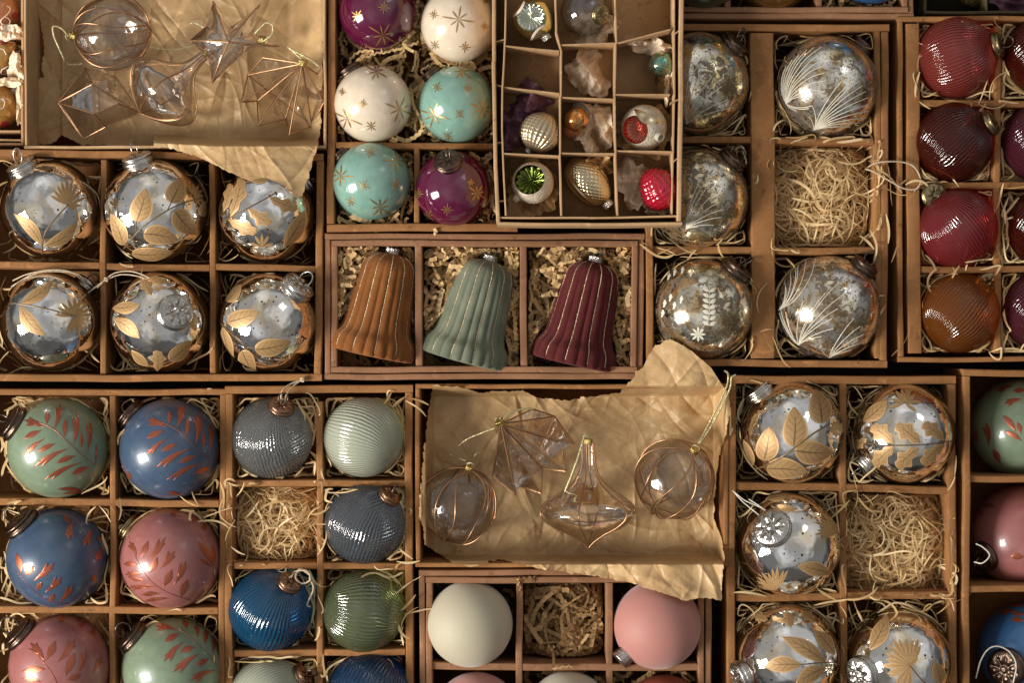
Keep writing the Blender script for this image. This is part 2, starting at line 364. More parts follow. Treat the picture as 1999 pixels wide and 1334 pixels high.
MAT['cap_silver'] = simple('aged_silver_cap', (0.56, 0.53, 0.49), 0.27, 1.0, bump=(4, 0.3, 0.002))
MAT['cap_bronze'] = simple('dark_bronze_cap', (0.14, 0.095, 0.07), 0.33, 1.0, bump=(4, 0.3, 0.002))
MAT['cap_copper'] = simple('antique_copper_cap', (0.28, 0.16, 0.10), 0.34, 1.0, bump=(4, 0.3, 0.002))
MAT['cap_brass'] = simple('aged_brass_cap', (0.32, 0.25, 0.13), 0.3, 1.0, bump=(4, 0.3, 0.002))
MAT['cap_gold'] = simple('gold_foil_cap', (0.60, 0.46, 0.17), 0.28, 1.0, bump=(200, 0.5, 0.001))
MAT['cap_bright'] = simple('bright_silver_cap', (0.78, 0.76, 0.72), 0.22, 1.0, bump=(200, 0.5, 0.001))
MAT['wire_copper'] = simple('copper_wire', (0.50, 0.28, 0.15), 0.35, 0.9)
MAT['wire_dark'] = simple('dark_steel_wire', (0.20, 0.17, 0.14), 0.35, 1.0)
MAT['wire_steel'] = simple('steel_wire', (0.5, 0.47, 0.43), 0.3, 1.0)
MAT['twine'] = simple('natural_twine', (0.62, 0.48, 0.32), 0.8, 0, bump=(700, 0.8, 0.001))
MAT['white_twine'] = simple('pale_cotton_twine', (0.72, 0.66, 0.56), 0.8, 0, bump=(700, 0.8, 0.001))
def glit(name, a, b):
    m = NT(name); geo = m.n('ShaderNodeNewGeometry').outputs['Position']
    vc = m.voro(1500, geo, 'Color'); s = m.n('ShaderNodeSeparateColor'); m.set(s.inputs[0], vc)
    nm = m.n('ShaderNodeVectorMath', operation='SUBTRACT'); m.set(nm.inputs[0], vc); nm.inputs[1].default_value = (0.5, 0.5, 0.5)
    g = m.n('ShaderNodeNewGeometry'); nn = m.n('ShaderNodeVectorMath', operation='ADD'); m.set(nn.inputs[0], nm.outputs[0]); m.set(nn.inputs[1], g.outputs['Normal'])
    nz = m.n('ShaderNodeVectorMath', operation='NORMALIZE'); m.set(nz.inputs[0], nn.outputs[0])
    return m.done(m.prin(Base_Color=m.mix(s.outputs[0], a, b), Metallic=0.6, Roughness=0.45, Normal=nz.outputs[0]))
MAT['glitter'] = glit('champagne_glitter', (0.42, 0.29, 0.16), (0.90, 0.74, 0.50))
MAT['gold_ribbon'] = glit('gold_lurex_ribbon', (0.42, 0.36, 0.16), (0.92, 0.84, 0.52))
MAT['sugar'] = simple('sugar_frost', (0.66, 0.56, 0.42), 0.7, 0, bump=(500, 0.9, 0.002))
def velvet(name, col):
    m = NT(name); geo = m.n('ShaderNodeNewGeometry').outputs['Position']
    n = m.ramp(m.noise(45, 5, 0.65, geo, 0.5), [(0.3, 0.0), (0.7, 1.0)])
    f = m.noise(2500, 2, 0.6, geo)
    c = m.mix(n, tuple(x * 0.72 for x in col), tuple(min(1, x * 1.18) for x in col))
    return m.done(m.prin(Base_Color=c, Roughness=0.9, Normal=m.bump(f, 0.5, 0.0005), Sheen_Weight=0.42, Sheen_Roughness=0.5,
                         Sheen_Tint=tuple(min(1, x * 1.6 + 0.15) for x in col), Specular_IOR_Level=0.1))
MAT['v_orange'] = velvet('tan_velvet', (0.22, 0.080, 0.022))
MAT['v_sage'] = velvet('sage_velvet', (0.16, 0.175, 0.12))
MAT['v_wine'] = velvet('wine_velvet', (0.092, 0.017, 0.017))
MAT['gold_mirror'] = mercury('yellow_gold_mirror', (0.72, 0.66, 0.30), (0.66, 0.48, 0.15), 0.2, 0.25, 0.4)
MAT['pale_gold'] = simple('pale_gold_glass', (0.72, 0.58, 0.36), 0.18, 1.0, bump=(3, 0.3, 0.003))
MAT['pearl_gold'] = simple('pearl_gold_glass', (0.62, 0.50, 0.33), 0.33, 0.75, bump=(3, 0.2, 0.003))
MAT['teal_mirror'] = mercury('teal_mirror', (0.20, 0.50, 0.40), (0.30, 0.48, 0.30), 0.2, 0.2)
MAT['orange_mirror'] = mercury('orange_mirror', (0.85, 0.30, 0.06), (0.75, 0.40, 0.12), 0.2, 0.3)
MAT['green_mirror'] = simple('green_reflector', (0.12, 0.15, 0.03), 0.14, 1.0, bump=(3, 0.3, 0.003))
MAT['silver_refl'] = simple('silver_reflector', (0.70, 0.72, 0.60), 0.14, 1.0, bump=(3, 0.3, 0.003))
MAT['red_refl'] = simple('rose_reflector', (0.62, 0.20, 0.14), 0.2, 0.9, bump=(3, 0.3, 0.003))
MAT['berry'] = simple('raspberry_glass', (0.46, 0.008, 0.028), 0.18, 0.2, bump=(6, 0.4, 0.003), Coat_Weight=0.6)
MAT['vint_orange'] = simple('vintage_orange_glass', (0.50, 0.20, 0.08), 0.28, 0.3, Coat_Weight=0.5)
MAT['vint_amber'] = simple('vintage_amber_glass', (0.52, 0.29, 0.08), 0.25, 0.4, Coat_Weight=0.5)
MAT['crimson'] = simple('crimson_paint', (0.28, 0.02, 0.03), 0.35)

# ------------------------------------------------------------------ shared templates
def sphere_mesh(nu=96, nv=48):
    th = np.linspace(0.0, np.pi, nv + 1); ph = np.linspace(0, 2 * np.pi, nu, endpoint=False)
    T, F = np.meshgrid(th, ph, indexing='ij')
    v = np.stack([np.sin(T) * np.cos(F), np.sin(T) * np.sin(F), np.cos(T)], -1)
    mb = MB(); mb.grid(v / U, closed_v=True); o = mb.build('glass_globe', MAT['silver']); me = o.data
    bpy.data.objects.remove(o); return me
SPH = sphere_mesh()

def cap_mesh():
    prof = [(0.70, -0.42), (0.86, -0.34), (1.0, -0.26), (1.03, -0.16), (1.0, -0.06), (0.93, -0.02), (0.90, 0.06), (0.97, 0.10), (0.99, 0.17), (0.95, 0.23), (0.86, 0.25)]
    prof += [(r, 0.235) for r in (0.80, 0.74, 0.66, 0.58, 0.50, 0.42, 0.34, 0.26, 0.20, 0.14, 0.08, 0.0)]
    n = 96; a = np.linspace(0, 2 * np.pi, n, endpoint=False); rows = []
    for r, z in prof:
        zz = np.full(n, z)
        if r <= 0.80 and z > 0.2:
            pet = np.clip(np.abs(np.cos(4 * a)) - 0.25, 0, 1)
            band = math.exp(-((r - 0.52) / 0.19) ** 2)
            zz = zz + 0.13 * band * np.sqrt(pet) + (0.12 if r < 0.16 else 0) + (0.03 if r > 0.72 else 0) * np.abs(np.sin(16 * a))
            zz += 0.03
        rows.append(np.stack([r * np.cos(a), r * np.sin(a), zz], -1))
    mb = MB(); mb.grid(np.array(rows) / U, closed_v=True); o = mb.build('cap', MAT['cap_silver']); me = o.data; bpy.data.objects.remove(o); return me
CAP = cap_mesh()
def crimp_mesh():
    prof = [(0.9, -0.3), (1.0, -0.2), (0.98, 0.1), (1.0, 0.8), (1.04, 0.86), (0.95, 0.95), (0.5, 1.0), (0.0, 1.02)]
    n = 48; a = np.linspace(0, 2 * np.pi, n, endpoint=False); rows = []
    for k, (r, z) in enumerate(prof):
        rr = r * (1 + (0.05 * np.cos(16 * a) if 1 <= k <= 4 else 0)); rows.append(np.stack([rr * np.cos(a), rr * np.sin(a), np.full(n, z)], -1))
    mb = MB(); mb.grid(np.array(rows) / U, closed_v=True); o = mb.build('crimped_cap', MAT['cap_gold']); me = o.data; bpy.data.objects.remove(o); return me
CRIMP = crimp_mesh()
def ring_mesh():
    a = np.linspace(0, 2 * np.pi, 28, endpoint=False)
    p = np.stack([np.cos(a), np.zeros_like(a), np.sin(a) * 1.25 + 1.0], -1)
    p2 = [np.array((-0.35, 0, -0.35)), np.array((0.35, 0, -0.35))]
    mb = MB(); mb.tube(p / U, 0.12 / U, 6, closed=True)
    o = mb.build('hanging_ring', MAT['wire_steel']); me = o.data; bpy.data.objects.remove(o); return me
RING = ring_mesh()

def inst(me, name, mat, parent, loc, quat, scale):
    o = bpy.data.objects.new(name, me); COL.objects.link(o); o.parent = parent
    o.location = Vector(tuple(loc)) * U; o.rotation_mode = 'QUATERNION'; o.rotation_quaternion = quat
    o.scale = (scale * U,) * 3 if parent is None or parent.type == 'EMPTY' else (scale,) * 3
    if mat is not None:
        if not len(o.material_slots): pass
        o.material_slots[0].link = 'OBJECT'; o.material_slots[0].material = mat
    return o

class Ball:
    """A sphere ornament placed from its silhouette: the centre lies on the sight line, at its own height."""
    def __init__(s, px, py, r, top=None):
        s.px, s.py, s.rp = px, py, r
        zc = (ZR + 0.74 * r if top is None else top) - r
        s.c = P(px, py, zc); s.f = (H + ZR - zc) / H; s.r = r * s.f
        s.D = unit(np.array((0, 0, H + ZR)) - s.c)
        s.X = unit(np.cross((0, 1, 0), s.D)); s.Y = np.cross(s.D, s.X)
    def dirv(s, x, y, back=False):
        dx = (x - s.px) / s.rp; dy = -(y - s.py) / s.rp; q = math.hypot(dx, dy)
        if q > 0.985: dx *= 0.985 / q; dy *= 0.985 / q; q = 0.985
        z = math.sqrt(1 - q * q) * (-1 if back else 1)
        return dx * s.X + dy * s.Y + z * s.D
    def on(s, pts, lift=1.006):
        p = np.asarray(pts, float); dx = (p[..., 0] - s.px) / s.rp; dy = -(p[..., 1] - s.py) / s.rp
        q = np.hypot(dx, dy); k = np.where(q > 0.99, 0.99 / np.maximum(q, 1e-6), 1.0); dx = dx * k; dy = dy * k
        z = np.sqrt(np.clip(1 - dx * dx - dy * dy, 0, 1))
        v = dx[..., None] * s.X + dy[..., None] * s.Y + z[..., None] * s.D
        return v * s.r * lift + s.c

def add_cap(root, b, cap, mat, ringmat=None, kind='round', back=False, ring=True):
    cx, cy, cr = cap[:3]; back = cap[3] if len(cap) > 3 else back
    d = b.dirv(cx, cy, back)
    h = math.sqrt(max(0.0, 1 - (cr / b.r) ** 2))
    pos = d * b.r * h + d * cr * (0.30 if kind == 'round' else 0.1)
    o = inst(CAP if kind == 'round' else CRIMP, 'cap', mat, root, pos, frame_quat(d, random.uniform(0, 3)), cr)
    if ring:
        inst(RING, 'hanging_ring', ringmat or MAT['wire_steel'], o, (0, 0, 0), Quaternion((0, 0, 1), random.uniform(0, 3)) @ Quaternion((1, 0, 0), random.uniform(-0.5, 0.5)), 0.40)
        o.children[-1].location = (0, 0, 0.28 if kind == 'round' else 1.0)
    return o, d

def bauble(px, py, r, label, mat, cap=None, capmat='cap_silver', group=None, name='glass_bauble', top=None, ring=True, cat='bauble', capkind='round', ringmat=None):
    b = Ball(px, py, r, top); root = empty(name, b.c, label, cat, group); b.root = root
    d = b.dirv(cap[0], cap[1], cap[3] if len(cap) > 3 else False) if cap else unit(RNG.normal(size=3))
    b.axis = d
    inst(SPH, 'glass_globe', MAT[mat], root, (0, 0, 0), frame_quat(d, random.uniform(0, 6)), b.r)
    if cap: b.cap, _ = add_cap(root, b, cap, MAT[capmat], MAT[ringmat] if ringmat else (MAT['wire_steel'] if capmat == 'cap_silver' else MAT['wire_dark']), capkind, ring=ring)
    return b

# ---- decoration lying on a ball, drawn in photo coordinates and wrapped on its surface
def wprof(kind, s):
    if kind == 'oak': return (np.sin(np.pi * s ** 1.15) ** 0.6) * (0.78 + 0.22 * np.cos(s * 2 * np.pi * 2.6 - 3.6)) * (0.45 + 0.6 * s) + 0.05
    if kind == 'ovate': return np.sin(np.pi * s ** 0.72) ** 0.75
    if kind == 'lance': return np.sin(np.pi * s ** 0.95) ** 0.95
    if kind == 'oak': return (np.sin(np.pi * s ** 1.25) ** 0.55) * (0.72 + 0.28 * np.cos(s * 2 * np.pi * 3.1 - 2.4)) + 0.03
    if kind == 'spike': return np.sin(np.pi * np.clip(s, 0, 1) ** 1.3) ** 0.8
    if kind == 'copper': return np.sin(np.pi * s ** 1.15) ** 1.1
    return np.ones_like(s)
def leaf(mb, b, base, tip, w, kind='ovate', curve=0.0, n=30, m=7, lift=1.006):
    base = np.array(base, float); tip = np.array(tip, float); d = tip - base; L = np.linalg.norm(d); d /= L; pn = np.array((-d[1], d[0]))
    s = np.linspace(0, 1, n + 1); wv = wprof(kind, np.clip(s, 1e-4, 1 - 1e-4)) * w / 2; wv[0] = wv[-1] = 0.01
    c = base + d * (s * L)[:, None] + pn * (curve * L * np.sin(np.pi * s))[:, None]
    v = np.linspace(-1, 1, m)
    pts = c[:, None, :] + pn * (wv[:, None] * v)[..., None]
    lift2 = lift + 0.006 * (1 - v ** 4)[None, :] * np.ones((n + 1, 1))
    p = b.on(pts, 1.0) - b.c; p = p * lift2[..., None] + b.c
    uv = np.stack([np.repeat(s[:, None], m, 1), np.repeat(v[None], n + 1, 0)], -1)
    mb.grid(p, uv)
def fork(mb, b, base, tip, w):
    base = np.array(base, float); tip = np.array(tip, float); d = tip - base; L = np.linalg.norm(d); pn = np.array((-d[1], d[0])) / L
    leaf(mb, b, base, tip, w * 0.62, 'copper', 0.05, 12, 3)
    for sg in (-1, 1): leaf(mb, b, base + d * 0.35, base + d * 0.84 + pn * sg * w * 0.50, w * 0.34, 'copper', -0.06 * sg, 8, 3, 1.0075)
def rays(mb, b, c, tips, w, kind='spike', n=8):
    c = np.array(c, float); V = [b.on(c[None], 1.012)[0]]; Q = []; T = []; UV = [(0.5, 0)]
    for t in tips:
        t = np.array(t, float); d = t - c; L = np.linalg.norm(d); pn = np.array((-d[1], d[0])) / L
        s = np.linspace(0, 1, n + 1)[1:]; wv = wprof(kind, s) * w / 2; wv[-1] = 0.05
        k0 = len(V)
        for si, wi in zip(s, wv):
            for sg in (-1, 1): V.append(b.on((c + d * si + pn * sg * wi)[None], 1.008)[0]); UV.append((si, sg))
        T.append((0, k0, k0 + 1))
        for i in range(n - 1): Q.append((k0 + 2 * i, k0 + 2 * i + 2, k0 + 2 * i + 3, k0 + 2 * i + 1))
    mb.add(np.array(V), Q, T, UV)
def stem(mb, b, pts, w, lift=1.004):
    p = smooth_path([(*q, 0) for q in pts], 8)[:, :2]; mb.tube(b.on(p, lift), w / 2, 5)
def part(b, name, mat, fn):
    mb = MB(); fn(mb); return mb.build(name, MAT[mat], b.root, b.c)

# ------------------------------------------------------------------ cardboard boxes
def wall(root, p0, p1, t, z0, z1, mat, name='side_wall', rc=(0, 0, 0), wob=0.8, seed=0, world=False):
    a = np.array(p0, float) if world else P(*p0)[:2]; c = np.array(p1, float) if world else P(*p1)[:2]
    d = c - a; L = np.linalg.norm(d); d /= L; pn = np.array((-d[1], d[0])); n = max(2, int(L / 14))
    rg = np.random.default_rng(int(abs(a[0] * 7 + a[1] * 13 + c[0]) + seed)); s = np.linspace(0, 1, n + 1)
    def wv(am): return sum(am / (k + 1) * np.sin(s * L * (0.009 + 0.012 * k) + rg.uniform(0, 6)) for k in range(4))
    lat, up = wv(wob), wv(0.9 * wob)
    h = t / 2; e = min(1.6, t * 0.22)
    prof = [(-h, z0), (-h, z1 - e * 1.3), (-h + e * 0.5, z1 - e * 0.35), (-h + e * 1.5, z1), (0, z1 - 0.35), (h - e * 1.5, z1), (h - e * 0.5, z1 - e * 0.35), (h, z1 - e * 1.3), (h, z0)]
    rows = []
    for i in range(n + 1):
        q = a + d * s[i] * L + pn * lat[i]
        rows.append([(*(q + pn * o), z + (up[i] if z > (z0 + z1) / 2 else 0)) for o, z in prof])
    rows = np.array(rows); mb = MB(); mb.grid(rows)
    for k in (0, -1):
        v = rows[k]; m = len(v); mb.add(v, t=[(0, i, i + 1) for i in range(1, m - 1)])
    return mb.build(name, MAT[mat], root, rc)

def box(label, cs, t=12, z0=0, z1=ZR, mat='kraft', double=False, dividers=(), cells=None, name='cardboard_box', sides=(1, 1, 1, 1), floor='kraft', group='cardboard ornament boxes', rimz=None):
    """cs: outer rim corners TL TR BR BL in photo pixels. dividers: (x0,y0,x1,y1,thickness[,drop])."""
    z = rimz if rimz is not None else z1
    w = [P(x, y, z)[:2] for x, y in cs]; ctr = sum(w) / 4
    rc = np.array((*ctr, z0)); root = empty(name, rc, label, 'box', group)
    def ins(i, k):
        p = w[i]; a = unit(w[(i + 1) % 4] - p); c = unit(w[(i - 1) % 4] - p); return p + (a + c) * k
    layers = [(t / 2, t, 'side_wall', 0)] if not double else [(t * 0.27, t * 0.5, 'side_wall', -4), (t * 0.27 + t * 0.56, t * 0.5, 'inner_wall', 0)]
    for off, th, nm, dz in layers:
        q = [ins(i, off) for i in range(4)]; hh = th / 2
        for i, s in enumerate(sides):
            if not s: continue
            a, c = q[i], q[(i + 1) % 4]; d = unit(c - a)
            ext = hh if i in (0, 2) else -hh - 0.3
            wall(root, a - d * ext, c + d * ext, th, z0 + 1, z1 + dz - (0 if i in (0, 2) else 1.3), mat, nm, rc, world=True, seed=i)
    q = [ins(i, t) for i in range(4)]
    mb = MB(); fv = [(*p, z0 + 5) for p in q] + [(*p, z0 + 1) for p in q]
    mb.add(fv, [(0, 3, 2, 1), (4, 5, 6, 7), (0, 1, 5, 4), (1, 2, 6, 5), (2, 3, 7, 6), (3, 0, 4, 7)]); mb.build('base', MAT[floor], root, rc, False)
    for k, dv in enumerate(dividers):
        x0, y0, x1, y1, th = dv[:5]; drop = dv[5] if len(dv) > 5 else 5
        wall(root, P(x0, y0, z)[:2], P(x1, y1, z)[:2], th, z0 + 5, z1 - drop - 0.5 * (k % 3), mat, 'divider', rc, world=True, seed=k, wob=0.9)
    return root

# ------------------------------------------------------------------ wood wool and crinkle paper
def strands(mb, rect, n, length, w, balls=(), zr=(15, 120), seed=1, crinkle=False, curl=0.02, spill=0, dome=0, zcap=None, free=False):
    """rect in rim-plane world units (x0,y0,x1,y1 photo pixels)."""
    rg = np.random.default_rng(seed); x0, y1, x1, y0 = rect[0] - 999.5, 667 - rect[1], rect[2] - 999.5, 667 - rect[3]
    step = 5.6 if crinkle else 6.5; m = int(length / step)
    lo = np.array((x0, y0)); hi = np.array((x1, y1))
    p = np.empty((n, 3)); p[:, :2] = lo + rg.random((n, 2)) * (hi - lo)
    p[:, 2] = zr[0] + rg.random(n) ** 0.8 * (zr[1] - zr[0])
    a = rg.random(n) * 2 * np.pi; k = rg.normal(0, curl, n); slope = rg.normal(0, 0.18, n)
    wd = w * (0.55 + 0.8 * rg.random(n)) / 2; tilt = rg.normal(0, 0.45, n); tw = rg.normal(0, 0.05, n)
    ontop = rg.random(n) < (0.0 if crinkle else 0.05); sgn = rg.choice((-1.0, 1.0), n); sp = rg.random(n) < spill * 0.4; ex = (np.full(n, 60.0) if free else np.where(sp, rg.uniform(4, 20, n), -3.0))[:, None]
    slen = (m * (0.35 + 0.65 * rg.random(n))).astype(int)
    PT = np.empty((m + 1, n, 3)); SD = np.empty((m + 1, n, 3))
    for i in range(m + 1):
        q = p.copy()
        for (c, r) in balls:
            dv = q - c; ds = np.linalg.norm(dv, axis=1); hit = ds < r + 2.5
            if hit.any():
                dh = dv[hit]; low = dh[:, 2] < 0.35 * r
                # strands sit round the ball, not over its face
                hx = np.linalg.norm(dh[:, :2], axis=1, keepdims=True) + 1e-6
                dh2 = dh.copy(); rad = np.sqrt(np.clip((r + 3) ** 2 - np.clip(dh[:, 2:3], -r, 0.45 * r) ** 2, 1, None))
                rad = np.where(dh[:, 2:3] > -0.1 * r, r + 3, rad)
                dh2[:, :2] = dh[:, :2] / hx * rad
                q[hit] = c + dh2
        bnd_lo = lo - ex; bnd_hi = hi + ex
        inb = np.clip(q[:, :2], bnd_lo, bnd_hi); over = np.abs(inb - q[:, :2]).sum(1) > 0
        q[:, :2] = inb; a = np.where(over, a + 0.7 * sgn, a)
        outside = (q[:, 0] < x0 - 1) | (q[:, 0] > x1 + 1) | (q[:, 1] < y0 - 1) | (q[:, 1] > y1 + 1)
        zmax = np.full(n, (zcap or zr[1] + 12.0))
        if dome:
            cxy = (lo + hi) / 2; rr = np.linalg.norm((q[:, :2] - cxy) / ((hi - lo) / 2), axis=1); zmax = zmax - dome * np.clip(rr, 0, 1.3) ** 2
        q[:, 2] = np.clip(q[:, 2], 8, zmax); q[:, 2] = np.where(outside, np.maximum(q[:, 2], (ZR + 3)), q[:, 2])
        for (c, r) in balls:
            dv = q[:, :2] - c[:2]; ds = np.hypot(dv[:, 0], dv[:, 1]); ins_ = ds < r + 1
            root_ = np.sqrt(np.clip((r + 3) ** 2 - ds ** 2, 0, None)); zl = c[2] - root_; zh = c[2] + root_
            q[:, 2] = np.where(ins_, np.where(ontop & (ds > 0.84 * r), zh, np.minimum(q[:, 2], zl)), q[:, 2]); q[:, 2] = np.maximum(q[:, 2], 6)
        p = q
        PT[i] = p
        t = tilt + tw * i
        SD[i] = np.stack([-np.sin(a) * np.cos(t), np.cos(a) * np.cos(t), np.sin(t)], -1)
        k = k + rg.normal(0, curl * 0.5, n); k = np.clip(k, -curl * 3.2, curl * 3.2)
        a = a + k * step; slope = np.clip(slope + rg.normal(0, 0.05, n), -0.5, 0.5)
        p = p + np.stack([np.cos(a) * step, np.sin(a) * step, slope * step], -1)
    # smooth kinks
    for _ in range(2 if not crinkle else 1): PT[1:-1] = 0.25 * PT[:-2] + 0.5 * PT[1:-1] + 0.25 * PT[2:]
    if crinkle:
        T = np.gradient(PT, axis=0); N = np.cross(T, SD); N /= np.linalg.norm(N, axis=2, keepdims=True) + 1e-6
        PT = PT + N * (np.where(np.arange(m + 1) % 2 == 0, 1, -1) * 2.6)[:, None, None]
    for j in range(n):
        L = max(4, slen[j]); a_ = PT[:L, j]; s_ = SD[:L, j] * wd[j]
        tp = np.ones(L) if crinkle else np.minimum(1, np.minimum(np.arange(L), np.arange(L)[::-1]) / 3 + 0.35)
        mb.grid(np.stack([a_ - s_ * tp[:, None], a_ + s_ * tp[:, None]], 1))

def filling(label, specs, mat='straw', crinkle=False, name='wood_wool'):
    mb = MB()
    for sp in specs: strands(mb, crinkle=crinkle, **sp)
    o = mb.build(name, MAT[mat], smooth=not crinkle); tag(o, label, 'packing', kind='stuff'); return o

# ------------------------------------------------------------------ papers
def crease(x, y, seed, scales=(210, 120, 66, 37, 21), k=0.095):
    """Crumple: flat facets meeting in sharp folds, at several sizes, each stronger in some places than in others."""
    rg = np.random.default_rng(seed); h = np.zeros_like(x)
    for lam in scales:
        for j in range(3):
            an = rg.uniform(0, np.pi); l2 = lam * rg.uniform(0.75, 1.35); w1 = rg.uniform(0, 6, 4)
            wx = x + 0.30 * lam * np.sin(y / (lam * 1.1) + w1[0]) + 0.12 * lam * np.sin((x + y) / (lam * 0.5) + w1[1]); wy = y + 0.30 * lam * np.sin(x / (lam * 1.2) + w1[2])
            t = (wx * np.cos(an) + wy * np.sin(an)) / l2 + w1[3]
            t2 = t - np.floor(t); asym = rg.uniform(0.3, 0.7); tri = np.where(t2 < asym, t2 / asym, (1 - t2) / (1 - asym))
            mask = np.clip(0.5 + 0.9 * np.sin(x / (lam * 1.9) + w1[1] * 3) * np.sin(y / (lam * 1.7) + w1[2] * 2), 0, 1.2)
            h += l2 * k * mask * (tri - 0.5)
    return h
def folds(x, y, seed, n=60):
    """Sharp narrow crease lines, short and long, ridges and valleys."""
    rg = np.random.default_rng(seed + 77); h = np.zeros_like(x)
    for i in range(n):
        cx, cy_ = rg.uniform(x.min(), x.max()), rg.uniform(y.min(), y.max()); an = rg.uniform(0, np.pi); L = rg.uniform(18, 120); w = rg.uniform(3.0, 7)
        u = (x - cx) * np.cos(an) + (y - cy_) * np.sin(an); v = -(x - cx) * np.sin(an) + (y - cy_) * np.cos(an) + 6 * np.sin(u / 28 + i)
        h += rg.choice((-1, 1, 1)) * rg.uniform(1.2, 3.6) * np.exp(-np.abs(v) / w) * np.exp(-(u / L) ** 4)
    return h
def resample(pts, n):
    p = np.asarray(pts, float); d = np.r_[0, np.cumsum(np.linalg.norm(np.diff(p, axis=0), axis=1))]; t = np.linspace(0, d[-1], n)
    return np.stack([np.interp(t, d, p[:, 0]), np.interp(t, d, p[:, 1])], -1)
def sheet(label, top, bottom, left, right, zfn, mat, seed, nu=400, nv=280, amp=1.0, name='crumpled_paper', nfold=60):
    rg = np.random.default_rng(seed); T, B = resample(top, nu), resample(bottom, nu); L, R = resample(left, nv), resample(right, nv)
    def jag(c):
        n = len(c); j = np.convolve(rg.normal(0, 1.6, n + 8), np.ones(5) / 3, 'same')[4:-4]; j[:3] = j[-3:] = 0; return c + np.stack([j * 0.7, j], -1)
    jT, jB, jL, jR = jag(T) - T, jag(B) - B, jag(L) - L, jag(R) - R
    u = np.linspace(0, 1, nu)[:, None, None]; v = np.linspace(0, 1, nv)[None, :, None]
    C = (1 - v) * T[:, None] + v * B[:, None] + (1 - u) * L[None] + u * R[None] - ((1 - u) * (1 - v) * T[0] + u * (1 - v) * T[-1] + (1 - u) * v * B[0] + u * v * B[-1])
    C = C + jT[:, None] * (1 - v) ** 45 + jB[:, None] * v ** 45 + jL[None] * (1 - u) ** 45 + jR[None] * u ** 45
    x, y = C[..., 0], C[..., 1]; z = zfn(x, y) + amp * crease(x, y, seed) + folds(x, y, seed, nfold)
    f = (H + ZR - z) / H
    W = np.stack([(x - 999.5) * f, (667 - y) * f, z], -1)
    c = W.reshape(-1, 3).mean(0); mb = MB(); mb.grid(W); mb2 = mb
    o = mb2.build(name, MAT[mat], None, c); tag(o, label, 'paper')
    return o
def crumple(label, cx, cy, rx, ry, z, h, mat, seed, name='tissue_wad', rot=0.0):
    rg = np.random.default_rng(seed); nr, na = 34, 96
    r = np.linspace(0, 1, nr)[:, None]; a = np.linspace(0, 2 * np.pi, na, endpoint=False)[None]
    edge = 1 + sum(am_ * np.cos(k * a + rg.uniform(0, 6)) for k, am_ in ((2, 0.12), (3, 0.10), (5, 0.07), (8, 0.05), (13, 0.035), (21, 0.025)))
    X = rx * 1.14 * r * edge * np.cos(a); Y = ry * 1.14 * r * edge * np.sin(a); x = cx + X * math.cos(rot) - Y * math.sin(rot); y = cy + X * math.sin(rot) + Y * math.cos(rot)
    zz = z + 24 + h * (0.25 * np.sin(3 * a + seed) * r + 0.15 * np.sin(7 * a + seed * 2) * r ** 2) + crease(x, y, seed, (64, 36, 20, 11), 0.0075 * h) + folds(x, y, seed, 22) * 1.6
    f = (H + ZR - zz) / H; W = np.stack([(x - 999.5) * f, (667 - y) * f, zz], -1)
    mb = MB(); mb.grid(W, closed_v=True); o = mb.build(name, MAT[mat], None, W.reshape(-1, 3).mean(0), smooth=False); return tag(o, label, 'paper')

# ------------------------------------------------------------------ table
mb = MB(); mb.add([(-1700, -1300, 0), (1700, -1300, 0), (1700, 1300, 0), (-1700, 1300, 0), (-1700, -1300, -40), (1700, -1300, -40), (1700, 1300, -40), (-1700, 1300, -40)],
                  [(0, 1, 2, 3), (7, 6, 5, 4), (0, 4, 5, 1), (1, 5, 6, 2), (2, 6, 7, 3), (3, 7, 4, 0)])
tag(mb.build('floor', MAT['table'], smooth=False), kind='structure')

ALLB = {}
def cellfill(key, label, cells, mat='straw', crinkle=False, n=70, length=150, w=4.0, curl=0.012, zr=(20, 120), spill=0.1, name='wood_wool'):
    """cells: (x0,y0,x1,y1, ball or None)."""
    sp = []
    for i, (x0, y0, x1, y1, b) in enumerate(cells):
        sp.append(dict(rect=(x0, y0, x1, y1), n=n, length=length, w=w, balls=[(b.c, b.r)] if b else [], zr=zr, seed=hash_s(key) + i, curl=curl, spill=spill))
    return filling(label, sp, mat, crinkle, name)
def hash_s(s): return sum(ord(c) * (i + 3) for i, c in enumerate(s)) % 99991
# ================================================================== LEFT SILVER LEAF BOX
def T4(pts): return pts
def cr4(x, y): return (x / 2.669, 260 + y / 2.669)
def cr3(x, y): return (1400 + x / 2.1035, 700 + y / 2.1035)
def cr7(x, y): return (x / 2.2453, 740 + y / 2.2458)
def cr2(x, y): return (630 + x / 2.776, y / 2.776)
def crA(x, y): return (1250 + x / 2.668, y / 2.668)
def crB(x, y): return (1240 + x / 2.634, 470 + y / 2.634)
def dec(b, cr, items, mat='leaf_gold', sc=2.669):
    """items: ('ovate'|'lance'|'oak', x0,y0,x1,y1,w) , ('fan', cx,cy,[tips],w), ('stem', [pts], w)"""
    for it in items:
        k = it[0]
        if k == 'stem': part(b, 'etched_stem', mat, lambda mb: stem(mb, b, [cr(*p) for p in it[1]], it[2]))
        elif k == 'fan': part(b, 'etched_palm_leaf', mat, lambda mb: rays(mb, b, cr(it[1], it[2]), [cr(*p) for p in it[3]], it[4] / sc))
        else: part(b, 'etched_leaf', mat, lambda mb: leaf(mb, b, cr(*it[1:3]), cr(*it[3:5]), it[5] / sc, k, it[6] if len(it) > 6 else 0.04))
